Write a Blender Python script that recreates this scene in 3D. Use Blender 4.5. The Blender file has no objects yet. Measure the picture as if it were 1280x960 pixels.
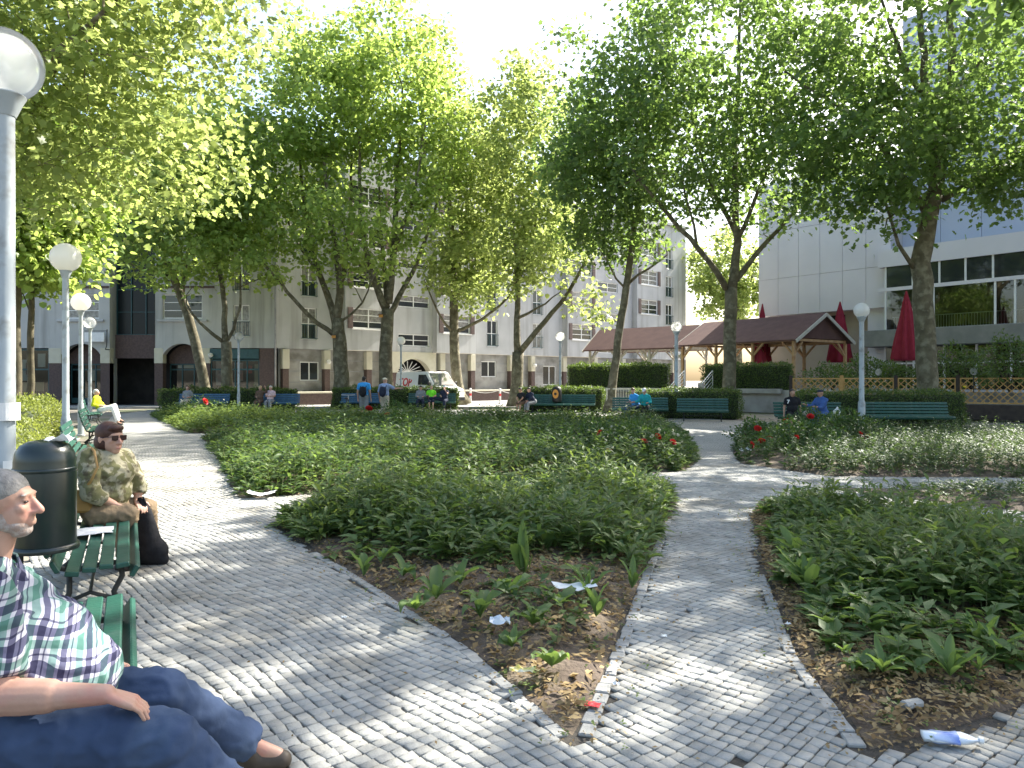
import bpy, bmesh, math, random
import numpy as np
from mathutils import Vector, Matrix, Euler

S = bpy.context.scene
COL = S.collection
R = math.radians
random.seed(7)
RNG = np.random.default_rng(7)

# ------------------------------------------------------------------ camera
F_PX, CAM_H, HORIZON = 930.0, 1.65, 475.0
cam_d = bpy.data.cameras.new('camera')
cam = bpy.data.objects.new('camera', cam_d)
COL.objects.link(cam)
cam.location = (0, 0, CAM_H)
cam.rotation_euler = (R(90), 0, 0)
cam_d.sensor_width = 36.0
cam_d.lens = F_PX / 1280 * 36.0
cam_d.shift_y = -5.0 / 1280
cam_d.clip_start = 0.05
cam_d.clip_end = 3000
S.camera = cam

# ------------------------------------------------------------------ world, sun, exposure
SUN_AZ = Vector((0.79, 0.613, 0)).normalized()      # horizontal direction towards the sun
SUN_EL = R(42)
w = bpy.data.worlds.new('World')
S.world = w
w.use_nodes = True
nt = w.node_tree
nt.nodes.clear()
sky = nt.nodes.new('ShaderNodeTexSky')
sky.sky_type = 'NISHITA'
sky.sun_disc = False
sky.sun_elevation = SUN_EL
sky.sun_rotation = math.atan2(SUN_AZ.x, SUN_AZ.y)
sky.air_density = 1.2
sky.dust_density = 3.5
sky.ozone_density = 1.0
bg = nt.nodes.new('ShaderNodeBackground')
bg.inputs[1].default_value = 0.115
out = nt.nodes.new('ShaderNodeOutputWorld')
nt.links.new(sky.outputs[0], bg.inputs[0])
nt.links.new(bg.outputs[0], out.inputs[0])
sun_d = bpy.data.lights.new('sun', 'SUN')
sun_d.energy = 5.0
sun_d.angle = R(0.53)
sun_d.color = (1.0, 0.95, 0.86)
sun = bpy.data.objects.new('sun', sun_d)
COL.objects.link(sun)
sd = Vector((SUN_AZ.x * math.cos(SUN_EL), SUN_AZ.y * math.cos(SUN_EL), math.sin(SUN_EL)))
sun.rotation_euler = sd.to_track_quat('Z', 'Y').to_euler()
sun.location = (20, 10, 30)
S.view_settings.view_transform = 'Standard'
S.view_settings.look = 'None'
S.view_settings.gamma = 1.0
S.view_settings.use_curve_mapping = False
S.view_settings.exposure = 1.9
S.render.engine = 'CYCLES'
S.cycles.use_denoising = True
S.cycles.max_bounces = 10
S.cycles.transparent_max_bounces = 8
S.cycles.transmission_bounces = 6
S.cycles.sample_clamp_indirect = 6

# ------------------------------------------------------------------ helpers
def P(px, py, Y):
    """pixel of the photograph + distance -> point"""
    return Vector(((px - 640) * Y / F_PX, Y, CAM_H - (py - HORIZON) * Y / F_PX))

def G(px, py):
    """pixel on the ground -> (x, y)"""
    Y = F_PX * CAM_H / (py - HORIZON)
    return ((px - 640) * Y / F_PX, Y)

def link(o, parent=None):
    COL.objects.link(o)
    if parent is not None:
        o.parent = parent
    return o

def tag(o, label=None, cat=None, group=None, kind=None):
    if label: o['label'] = label
    if cat: o['category'] = cat
    if group: o['group'] = group
    if kind: o['kind'] = kind
    return o

def empty(name, loc=(0, 0, 0), rz=0.0, label=None, cat=None, group=None):
    o = bpy.data.objects.new(name, None)
    o.empty_display_size = 0.2
    o.location = loc
    o.rotation_euler = (0, 0, rz)
    link(o)
    return tag(o, label, cat, group)

def copy_tree(o, parent=None):
    c = o.copy()
    link(c, parent)
    for ch in list(o.children):
        copy_tree(ch, c)
    return c

def np_mesh(name, V, F, rnd=None, smooth=False):
    """V (n,3); F (m,k) all faces of k corners; rnd one random value for each face"""
    V = np.asarray(V, dtype=np.float32); F = np.asarray(F, dtype=np.int32)
    me = bpy.data.meshes.new(name)
    m, k = F.shape
    me.vertices.add(len(V)); me.vertices.foreach_set('co', V.ravel())
    me.loops.add(m * k); me.loops.foreach_set('vertex_index', F.ravel())
    me.polygons.add(m)
    me.polygons.foreach_set('loop_start', np.arange(0, m * k, k, dtype=np.int32))
    if smooth:
        me.polygons.foreach_set('use_smooth', np.ones(m, dtype=bool))
    me.update(calc_edges=True)
    if rnd is not None:
        a = me.attributes.new('rnd', 'FLOAT', 'FACE')
        a.data.foreach_set('value', np.asarray(rnd, dtype=np.float32))
    return me

def mobj(name, me, mats, parent=None, loc=None):
    o = bpy.data.objects.new(name, me)
    if not isinstance(mats, (list, tuple)): mats = [mats]
    if len(me.materials) == 0:
        for m in mats: me.materials.append(m)
    if loc is not None: o.location = loc
    return link(o, parent)

class MB:
    def __init__(s):
        s.V = []; s.Fc = []; s.M = []; s.mi = 0
    def add(s, vs, fs):
        b = len(s.V)
        s.V += [tuple(v) for v in vs]
        for f in fs:
            s.Fc.append([b + i for i in f]); s.M.append(s.mi)
        return s
    def box(s, x0, x1, y0, y1, z0, z1):
        return s.add([(x0,y0,z0),(x1,y0,z0),(x1,y1,z0),(x0,y1,z0),(x0,y0,z1),(x1,y0,z1),(x1,y1,z1),(x0,y1,z1)],
                     [(0,3,2,1),(4,5,6,7),(0,1,5,4),(1,2,6,5),(2,3,7,6),(3,0,4,7)])
    def obox(s, c, h, rot):
        """centre, half sizes, rotation matrix"""
        c = Vector(c)
        vs = []
        for z in (-1, 1):
            for x, y in ((-1,-1),(1,-1),(1,1),(-1,1)):
                vs.append(c + rot @ Vector((x*h[0], y*h[1], z*h[2])))
        return s.add(vs, [(0,3,2,1),(4,5,6,7),(0,1,5,4),(1,2,6,5),(2,3,7,6),(3,0,4,7)])
    def beam(s, a, b, w, h, up=(0,0,1)):
        a = Vector(a); b = Vector(b); d = (b - a); L = d.length; d.normalize()
        u = Vector(up); sx = d.cross(u)
        if sx.length < 1e-4: sx = d.cross(Vector((1,0,0)))
        sx.normalize(); uu = sx.cross(d)
        rot = Matrix((d, sx, uu)).transposed()
        return s.obox((a + b) / 2, (L/2, w/2, h/2), rot)
    def tube(s, pts, radii, n=8, cap=True):
        pts = [Vector(p) for p in pts]
        if not isinstance(radii, (list, tuple)): radii = [radii] * len(pts)
        prev = None; base = len(s.V); m = len(pts)
        for i, p in enumerate(pts):
            d = (pts[min(i+1, m-1)] - pts[max(i-1, 0)])
            if d.length < 1e-9: d = Vector((0,0,1))
            d.normalize()
            if prev is None:
                r = Vector((1,0,0)) if abs(d.x) < .9 else Vector((0,1,0))
                u = d.cross(r).normalized()
            else:
                u = (prev - d * prev.dot(d))
                u = u.normalized() if u.length > 1e-6 else d.orthogonal().normalized()
            prev = u; v = d.cross(u)
            for k in range(n):
                a = 2 * math.pi * k / n
                s.V.append(tuple(p + (u * math.cos(a) + v * math.sin(a)) * radii[i]))
        for i in range(m - 1):
            for k in range(n):
                a = base + i*n + k; b = base + i*n + (k+1) % n
                s.Fc.append([a, b, b + n, a + n]); s.M.append(s.mi)
        if cap:
            s.Fc.append([base + k for k in range(n)][::-1]); s.M.append(s.mi)
            s.Fc.append([base + (m-1)*n + k for k in range(n)]); s.M.append(s.mi)
        return s
    def lathe(s, prof, n=20, c=(0,0,0), cap=True, ruffle=None):
        base = len(s.V); m = len(prof)
        for i, (r, z) in enumerate(prof):
            for k in range(n):
                a = 2*math.pi*k/n
                rr = r * (1 + (ruffle(a, i) if ruffle else 0))
                s.V.append((c[0] + rr*math.cos(a), c[1] + rr*math.sin(a), c[2] + z))
        for i in range(m-1):
            for k in range(n):
                a = base+i*n+k; b = base+i*n+(k+1) % n
                s.Fc.append([a, b, b+n, a+n]); s.M.append(s.mi)
        if cap:
            s.Fc.append([base+k for k in range(n)][::-1]); s.M.append(s.mi)
            s.Fc.append([base+(m-1)*n+k for k in range(n)]); s.M.append(s.mi)
        return s
    def build(s, name, mats, parent=None, smooth=False, loc=None, bevel=0.0, auto=None):
        me = bpy.data.meshes.new(name)
        me.from_pydata(s.V, [], s.Fc)
        if not isinstance(mats, (list, tuple)): mats = [mats]
        for m in mats: me.materials.append(m)
        if any(s.M):
            me.polygons.foreach_set('material_index', s.M)
        if bevel:
            bm = bmesh.new(); bm.from_mesh(me)
            es = [e for e in bm.edges if len(e.link_faces) == 2 and e.calc_face_angle(0) > R(35)]
            bmesh.ops.bevel(bm, geom=es, offset=bevel, segments=1, affect='EDGES', clamp_overlap=True)
            bm.to_mesh(me); bm.free()
        if smooth:
            me.polygons.foreach_set('use_smooth', [True]*len(me.polygons))
            if auto: me.set_sharp_from_angle(angle=R(auto))
        me.update()
        return mobj(name, me, mats, parent, loc)

def in_poly(x, y, poly):
    x = np.asarray(x); y = np.asarray(y)
    ins = np.zeros(x.shape, dtype=bool)
    n = len(poly); j = n - 1
    for i in range(n):
        xi, yi = poly[i]; xj, yj = poly[j]
        c = ((yi > y) != (yj > y)) & (x < (xj - xi) * (y - yi) / (yj - yi + 1e-12) + xi)
        ins ^= c; j = i
    return ins

def edge_dist(x, y, poly):
    x = np.asarray(x, float); y = np.asarray(y, float)
    d = np.full(x.shape, 1e9)
    n = len(poly)
    for i in range(n):
        ax, ay = poly[i]; bx, by = poly[(i+1) % n]
        t = ((x-ax)*(bx-ax) + (y-ay)*(by-ay)) / ((bx-ax)**2 + (by-ay)**2 + 1e-12)
        t = np.clip(t, 0, 1)
        d = np.minimum(d, np.hypot(x-(ax+t*(bx-ax)), y-(ay+t*(by-ay))))
    return d

def sample_poly(poly, n):
    xs = [p[0] for p in poly]; ys = [p[1] for p in poly]
    px, py = [], []
    tot = 0
    while tot < n:
        x = RNG.uniform(min(xs), max(xs), n*2); y = RNG.uniform(min(ys), max(ys), n*2)
        k = in_poly(x, y, poly)
        px.append(x[k]); py.append(y[k]); tot += int(k.sum())
    return np.concatenate(px)[:n], np.concatenate(py)[:n]

def poly_area(poly):
    a = 0
    for i in range(len(poly)):
        x0, y0 = poly[i]; x1, y1 = poly[(i+1) % len(poly)]
        a += x0*y1 - x1*y0
    return abs(a) / 2

def densify(poly, step=0.35, jit=0.04):
    res = []
    for i in range(len(poly)):
        a = Vector(poly[i]); b = Vector(poly[(i+1) % len(poly)])
        n = max(1, int((b-a).length / step))
        for k in range(n):
            p = a.lerp(b, k/n)
            if k: p = p + Vector((random.uniform(-jit, jit), random.uniform(-jit, jit)))
            res.append((p.x, p.y))
    return res

# ------------------------------------------------------------------ materials
MATS = {}
def pmat(name, col, col2=None, scale=8.0, rough=0.7, bump=0.0, bscale=None, metal=0.0, spec=0.4, rndvar=0.0,
         detail=4.0, coord='Object', lo=0.35, hi=0.65, trans=None, alpha=None, coat=0.0, emit=None, col3=None, scale3=1.0, streak=None):
    m = bpy.data.materials.new(name); m.use_nodes = True
    t = m.node_tree; N = t.nodes; L = t.links
    b = N['Principled BSDF']
    b.inputs['Roughness'].default_value = rough
    b.inputs['Metallic'].default_value = metal
    b.inputs['Specular IOR Level'].default_value = spec
    b.inputs['Coat Weight'].default_value = coat
    tc = N.new('ShaderNodeTexCoord')
    c4 = lambda c: (c[0], c[1], c[2], 1)
    colsock = None
    if col2 is not None:
        nz = N.new('ShaderNodeTexNoise'); nz.inputs['Scale'].default_value = scale; nz.inputs['Detail'].default_value = detail
        L.new(tc.outputs[coord], nz.inputs['Vector'])
        r = N.new('ShaderNodeMapRange'); r.inputs[1].default_value = lo; r.inputs[2].default_value = hi
        L.new(nz.outputs[0], r.inputs[0])
        mx = N.new('ShaderNodeMix'); mx.data_type = 'RGBA'
        mx.inputs[6].default_value = c4(col); mx.inputs[7].default_value = c4(col2)
        L.new(r.outputs[0], mx.inputs[0]); colsock = mx.outputs[2]
        if col3 is not None:
            nz3 = N.new('ShaderNodeTexNoise'); nz3.inputs['Scale'].default_value = scale3; nz3.inputs['Detail'].default_value = 5
            if streak:
                mp = N.new('ShaderNodeMapping'); mp.inputs['Scale'].default_value = streak
                L.new(tc.outputs[coord], mp.inputs['Vector']); L.new(mp.outputs[0], nz3.inputs['Vector'])
            else: L.new(tc.outputs[coord], nz3.inputs['Vector'])
            r3 = N.new('ShaderNodeMapRange'); r3.inputs[1].default_value = .5; r3.inputs[2].default_value = .66
            L.new(nz3.outputs[0], r3.inputs[0])
            mx3 = N.new('ShaderNodeMix'); mx3.data_type = 'RGBA'
            L.new(r3.outputs[0], mx3.inputs[0]); L.new(colsock, mx3.inputs[6]); mx3.inputs[7].default_value = c4(col3)
            colsock = mx3.outputs[2]
    if rndvar:
        at = N.new('ShaderNodeAttribute'); at.attribute_name = 'rnd'
        mr = N.new('ShaderNodeMapRange'); mr.inputs[3].default_value = 1 - rndvar; mr.inputs[4].default_value = 1 + rndvar
        L.new(at.outputs['Fac'], mr.inputs[0])
        vm = N.new('ShaderNodeVectorMath'); vm.operation = 'SCALE'
        if colsock: L.new(colsock, vm.inputs[0])
        else: vm.inputs[0].default_value = col[:3]
        L.new(mr.outputs[0], vm.inputs['Scale']); colsock = vm.outputs[0]
    if colsock: L.new(colsock, b.inputs['Base Color'])
    else: b.inputs['Base Color'].default_value = c4(col)
    if bump:
        bz = N.new('ShaderNodeTexNoise'); bz.inputs['Scale'].default_value = bscale or scale*3; bz.inputs['Detail'].default_value = 6
        L.new(tc.outputs[coord], bz.inputs['Vector'])
        bp = N.new('ShaderNodeBump'); bp.inputs['Strength'].default_value = bump; bp.inputs['Distance'].default_value = 0.02
        L.new(bz.outputs[0], bp.inputs['Height']); L.new(bp.outputs[0], b.inputs['Normal'])
    if trans:
        b.inputs['Transmission Weight'].default_value = trans
    if emit:
        b.inputs['Emission Color'].default_value = c4(emit); b.inputs['Emission Strength'].default_value = 1
    MATS[name] = m
    return m

def leafmat(name, col, col2, tcol, tmix=0.45, rough=0.45, spec=0.35, hue=0.25):
    """diffuse + gloss above, light coming through from behind; tint varies leaf by leaf"""
    m = bpy.data.materials.new(name); m.use_nodes = True
    t = m.node_tree; N = t.nodes; L = t.links
    b = N['Principled BSDF']; o = N['Material Output']
    b.inputs['Roughness'].default_value = rough
    b.inputs['Specular IOR Level'].default_value = spec
    at = N.new('ShaderNodeAttribute'); at.attribute_name = 'rnd'
    mx = N.new('ShaderNodeMix'); mx.data_type = 'RGBA'
    mx.inputs[6].default_value = (*col, 1); mx.inputs[7].default_value = (*col2, 1)
    L.new(at.outputs['Fac'], mx.inputs[0])
    L.new(mx.outputs[2], b.inputs['Base Color'])
    tr = N.new('ShaderNodeBsdfTranslucent')
    mr = N.new('ShaderNodeMapRange'); mr.inputs[3].default_value = 1-hue; mr.inputs[4].default_value = 1+hue
    L.new(at.outputs['Fac'], mr.inputs[0])
    vm = N.new('ShaderNodeVectorMath'); vm.operation = 'SCALE'; vm.inputs[0].default_value = tcol
    L.new(mr.outputs[0], vm.inputs['Scale']); L.new(vm.outputs[0], tr.inputs['Color'])
    ms = N.new('ShaderNodeMixShader'); ms.inputs[0].default_value = tmix
    L.new(b.outputs[0], ms.inputs[1]); L.new(tr.outputs[0], ms.inputs[2]); L.new(ms.outputs[0], o.inputs['Surface'])
    MATS[name] = m
    return m

M_stone = pmat('cobble_granite', (.275,.272,.25), (.355,.352,.325), scale=3, rough=.9, spec=.2, bump=.3, bscale=60, rndvar=.12, coord='Object', col3=(.23,.22,.19), scale3=1.3)
M_joint = pmat('joint_sand', (.045,.04,.033), (.085,.074,.058), scale=30, rough=.95, bump=.5, bscale=120)
M_edge = pmat('edge_stone', (.25,.25,.235), (.34,.335,.31), scale=9, rough=.8, bump=.3, bscale=70)
M_soil = pmat('soil', (.075,.055,.04), (.13,.10,.072), scale=6, rough=.95, bump=.9, bscale=35, col3=(.19,.15,.10), scale3=2.3)
M_dirt = pmat('dirt_ground', (.16,.14,.115), (.23,.205,.165), scale=.9, rough=.95, bump=.5, bscale=25, col3=(.10,.12,.05), scale3=.5)
M_asphalt = pmat('asphalt', (.07,.07,.07), (.10,.098,.095), scale=5, rough=.9, bump=.3, bscale=90)
M_bark = pmat('plane_bark', (.075,.066,.04), (.145,.128,.08), scale=3.0, rough=.9, bump=.6, bscale=14, col3=(.20,.185,.125), scale3=4.5)
M_bark_dark = pmat('dark_bark', (.055,.048,.03), (.11,.095,.058), scale=5, rough=.9, bump=.6, bscale=16)
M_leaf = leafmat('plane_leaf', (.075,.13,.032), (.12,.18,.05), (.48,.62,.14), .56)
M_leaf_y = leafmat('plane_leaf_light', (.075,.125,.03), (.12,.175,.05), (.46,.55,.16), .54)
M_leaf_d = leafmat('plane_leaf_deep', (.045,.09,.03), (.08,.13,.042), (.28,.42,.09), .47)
M_herb = leafmat('herb_leaf', (.06,.11,.03), (.115,.165,.048), (.24,.36,.07), .36, rough=.5)
M_herb_y = leafmat('herb_leaf_light', (.075,.12,.03), (.12,.17,.05), (.30,.40,.08), .35, rough=.5)
M_herb_b = leafmat('herb_leaf_blue', (.042,.078,.034), (.075,.112,.052), (.16,.25,.06), .3, rough=.55)
M_rose = leafmat('rose_leaf', (.03,.065,.022), (.065,.11,.035), (.14,.25,.04), .28, rough=.5, spec=.25)
M_broad = leafmat('broad_leaf', (.065,.12,.038), (.115,.175,.06), (.28,.42,.08), .36, rough=.5)
M_hedge = leafmat('hedge_leaf', (.04,.075,.02), (.075,.12,.03), (.20,.30,.04), .3)
M_hedge_y = leafmat('hedge_leaf_yellow', (.12,.15,.03), (.19,.22,.05), (.36,.42,.07), .35)
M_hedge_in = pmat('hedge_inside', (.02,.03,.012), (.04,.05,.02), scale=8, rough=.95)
M_litter = leafmat('dry_leaf', (.17,.11,.05), (.38,.29,.15), (.30,.20,.08), .2, rough=.8, spec=.15)
M_stem = pmat('herb_stem', (.09,.13,.04), (.14,.15,.06), scale=10, rough=.7)
M_petal = leafmat('rose_petal', (.38,.008,.012), (.55,.02,.02), (.6,.03,.02), .25, rough=.5)
M_petal_w = leafmat('white_petal', (.62,.60,.48), (.75,.73,.60), (.6,.58,.4), .3, rough=.5)
M_bench = pmat('green_bench_paint', (.010,.060,.043), (.016,.085,.06), scale=5, rough=.42, bump=.15, bscale=40, spec=.5, col3=(.035,.09,.07), scale3=9)
M_bench_b = pmat('blue_bench_paint', (.02,.075,.14), (.03,.10,.18), scale=5, rough=.45, bump=.15, bscale=40, spec=.5)
M_iron = pmat('cast_iron', (.02,.022,.02), (.04,.04,.036), scale=12, rough=.6, bump=.2)
M_pole = pmat('lamp_pole_paint', (.32,.36,.38), (.40,.44,.45), scale=3, rough=.4, bump=.08, bscale=20, spec=.5, col3=(.24,.25,.24), scale3=6)
M_globe = None
def mix_mat(name, build):
    m = bpy.data.materials.new(name); m.use_nodes = True
    t = m.node_tree; t.nodes.remove(t.nodes['Principled BSDF'])
    sh = build(t.nodes, t.links)
    t.links.new(sh, t.nodes['Material Output'].inputs['Surface'])
    return m
def _opal(N, L):
    d = N.new('ShaderNodeBsdfPrincipled'); d.inputs['Base Color'].default_value = (.86,.85,.82,1); d.inputs['Roughness'].default_value = .25
    tr = N.new('ShaderNodeBsdfTranslucent'); tr.inputs[0].default_value = (.9,.89,.85,1)
    mx = N.new('ShaderNodeMixShader'); mx.inputs[0].default_value = .5
    L.new(d.outputs[0], mx.inputs[1]); L.new(tr.outputs[0], mx.inputs[2]); return mx.outputs[0]
M_globe = mix_mat('opal_glass', _opal)
def _clear(N, L):
    tp = N.new('ShaderNodeBsdfTransparent'); tp.inputs[0].default_value = (.93,.95,.94,1)
    gl = N.new('ShaderNodeBsdfGlossy'); gl.inputs['Roughness'].default_value = .06
    df = N.new('ShaderNodeBsdfTranslucent'); df.inputs[0].default_value = (.85,.86,.84,1)
    fr = N.new('ShaderNodeFresnel'); fr.inputs[0].default_value = 1.18
    m1 = N.new('ShaderNodeMixShader'); m1.inputs[0].default_value = .5
    L.new(tp.outputs[0], m1.inputs[1]); L.new(df.outputs[0], m1.inputs[2])
    m2 = N.new('ShaderNodeMixShader'); L.new(fr.outputs[0], m2.inputs[0])
    L.new(m1.outputs[0], m2.inputs[1]); L.new(gl.outputs[0], m2.inputs[2]); return m2.outputs[0]
M_clear = mix_mat('clear_globe_glass', _clear)
def _wglass(N, L):
    tp = N.new('ShaderNodeBsdfTransparent'); tp.inputs[0].default_value = (.55,.62,.60,1)
    gl = N.new('ShaderNodeBsdfGlossy'); gl.inputs['Roughness'].default_value = .03
    fr = N.new('ShaderNodeFresnel'); fr.inputs[0].default_value = 1.9
    m2 = N.new('ShaderNodeMixShader'); L.new(fr.outputs[0], m2.inputs[0])
    L.new(tp.outputs[0], m2.inputs[1]); L.new(gl.outputs[0], m2.inputs[2]); return m2.outputs[0]
M_shopglass = mix_mat('shop_glass', _wglass)
M_glass = pmat('window_glass', (.025,.03,.032), rough=.06, spec=.7)
M_glass_c = pmat('glass_with_curtain', (.16,.155,.145), (.30,.29,.275), scale=6, rough=.12, spec=.6, detail=2)
M_plaster = pmat('grey_plaster', (.41,.41,.39), (.48,.48,.455), scale=.6, rough=.9, bump=.25, bscale=25, col3=(.31,.31,.29), scale3=1.0, streak=(1.6,1.6,.12))
M_plaster_l = pmat('light_plaster', (.40,.405,.405), (.46,.465,.465), scale=.7, rough=.9, bump=.2, bscale=25, col3=(.32,.32,.31), scale3=1.0, streak=(1.6,1.6,.12))
M_cream = pmat('cream_stone', (.50,.47,.36), (.56,.53,.42), scale=2, rough=.85, bump=.15)
M_brickbrown = pmat('brown_clinker', (.075,.05,.045), (.11,.075,.065), scale=9, rough=.75, bump=.3, bscale=40)
M_white = pmat('white_frame', (.74,.74,.72), (.80,.80,.78), scale=3, rough=.5)
M_shutter = pmat('brown_shutter', (.10,.07,.065), (.14,.10,.09), scale=6, rough=.6)
M_teal = pmat('teal_metal', (.018,.06,.066), (.026,.08,.088), scale=5, rough=.45)
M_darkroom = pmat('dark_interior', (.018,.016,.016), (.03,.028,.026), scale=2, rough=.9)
M_pipe = pmat('zinc_pipe', (.25,.26,.27), (.32,.33,.33), scale=5, rough=.5, metal=.3)
M_concrete = pmat('concrete', (.30,.29,.27), (.38,.37,.345), scale=1.5, rough=.9, bump=.3, bscale=30, col3=(.20,.19,.17), scale3=.8)

# ================================================================== ground
bed1 = [(.28,3.45),(-.19,4.45),(-1.0,5.8),(-1.84,7.1),(-2.7,8.5),(-2.5,9.2),(0,10.3),(2.15,11.2),(2.3,10.7),(1.79,8.77),(1.08,6.26),(.66,4.72)]
bed2 = [(-3.75,10.3),(-1,11.5),(3.07,13.4),(3.9,15.5),(5.1,21.5),(5.5,24.3),(0,23.6),(-6.5,22.4),(-8.6,20.6),(-5.7,14.6)]
bed3 = [(-9.9,22.7),(-7,24.0),(0,26.0),(5.8,27.2),(5.4,28.6),(0,29.0),(-8,29.2),(-12.5,32.5),(-15.2,34.5),(-16.5,34)]
bed4 = [(1.6,3.32),(2.55,3.75),(3.7,4.4),(6.2,5.5),(5.7,6.3),(4.9,7.3),(4.15,8.5),(3.45,10.2),(2.83,8.77),(2.15,6.26),(1.72,4.45)]
bed5 = [(4.8,11.3),(5.6,10.1),(6.5,9.1),(8.5,8.4),(12,8.0),(12,10.2),(8.4,10.5),(6.6,11.2)]
bed6 = [(4.5,14.6),(5.4,12.7),(8.5,12.5),(15,12.6),(17,18),(12.5,20.4),(10.3,21.3),(6.6,21.3),(5.0,17)]
BEDS = [bed1, bed2, bed3, bed4, bed5, bed6]
BEDS_D = [densify(b) for b in BEDS]

def sheet(name, poly, z, mat, kind='structure', parent=None):
    mb = MB(); mb.add([(x, y, z) for x, y in poly], [list(range(len(poly)))])
    o = mb.build(name, mat, parent)
    if kind and parent is None: o['kind'] = kind
    return o

gr = MB()
gx = [-1500,-400,-120,-60,-30,0,30,60,120,400,1500]; gy = [-400,-100,-20,0,20,40,60,100,200,500,1500]
gv = [(x, y, -0.03) for y in gy for x in gx]
gr.add(gv, [(j*11+i, j*11+i+1, (j+1)*11+i+1, (j+1)*11+i) for j in range(10) for i in range(10)])
ground = gr.build('ground', M_dirt); ground['kind'] = 'structure'

# the paved square: dark joint sand underneath, stones laid on it where they can be told apart, a fine-textured sheet beyond
LEFT_EDGE = [(3.4,-6),(-1.0,-1.2+1.2),(-2.9,4.2),(-6.6,11.5),(-11.2,20.5),(-18.5,33),(-22,39)]
plaza = [(-3.0,-6),(-1.9,1.2),(-3.2,4.3),(-4.6,7.2),(-7.3,12.3),(-11.6,20.5),(-18.5,34.5),(-20,41.5),(6,40.5),(8.5,31),(13.5,23.7),(20,21),(24,10),(14,-6)]
NEAR_Y = 15.5
path = sheet('path', plaza, 0.0, M_joint)
def far_stone_mat():
    m = bpy.data.materials.new('far_cobbles'); m.use_nodes = True
    t = m.node_tree; N = t.nodes; L = t.links; b = N['Principled BSDF']; b.inputs['Roughness'].default_value = .8
    tc = N.new('ShaderNodeTexCoord')
    br = N.new('ShaderNodeTexBrick'); br.inputs['Scale'].default_value = 1.0
    br.inputs['Brick Width'].default_value = .075; br.inputs['Row Height'].default_value = .075; br.inputs['Mortar Size'].default_value = .006
    br.inputs['Color1'].default_value = (.275,.272,.25,1); br.inputs['Color2'].default_value = (.355,.352,.325,1); br.inputs['Mortar'].default_value = (.09,.085,.075,1)
    nz = N.new('ShaderNodeTexNoise'); nz.inputs['Scale'].default_value = .8
    vm = N.new('ShaderNodeVectorMath'); vm.operation = 'MULTIPLY_ADD'; vm.inputs[1].default_value = (.35,.35,0)
    L.new(tc.outputs['Object'], nz.inputs['Vector']); L.new(nz.outputs['Color'], vm.inputs[0]); L.new(tc.outputs['Object'], vm.inputs[2])
    L.new(vm.outputs[0], br.inputs['Vector'])
    n2 = N.new('ShaderNodeTexNoise'); n2.inputs['Scale'].default_value = .7; n2.inputs['Detail'].default_value = 5
    L.new(tc.outputs['Object'], n2.inputs['Vector'])
    mr = N.new('ShaderNodeMapRange'); mr.inputs[3].default_value = .72; mr.inputs[4].default_value = 1.2
    L.new(n2.outputs[0], mr.inputs[0])
    sc = N.new('ShaderNodeVectorMath'); sc.operation = 'SCALE'
    L.new(br.outputs['Color'], sc.inputs[0]); L.new(mr.outputs[0], sc.inputs['Scale']); L.new(sc.outputs[0], b.inputs['Base Color'])
    bp = N.new('ShaderNodeBump'); bp.inputs['Strength'].default_value = .4; bp.inputs['Distance'].default_value = .01
    L.new(br.outputs['Fac'], bp.inputs['Height']); bp.invert = True; L.new(bp.outputs[0], b.inputs['Normal'])
    return m
M_far = far_stone_mat()
far = [p for p in plaza if p[1] > NEAR_Y]
def cut_x(ya):  # left and right border of the square at a given distance
    xs = []
    for i in range(len(plaza)):
        a = plaza[i]; b = plaza[(i+1) % len(plaza)]
        if (a[1]-ya)*(b[1]-ya) < 0:
            xs.append(a[0]+(b[0]-a[0])*(ya-a[1])/(b[1]-a[1]))
    return min(xs), max(xs)
xl, xr = cut_x(NEAR_Y)
sheet('paving', [(xl,NEAR_Y)] + far + [(xr,NEAR_Y)], 0.012, M_far, None, path)

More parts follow.
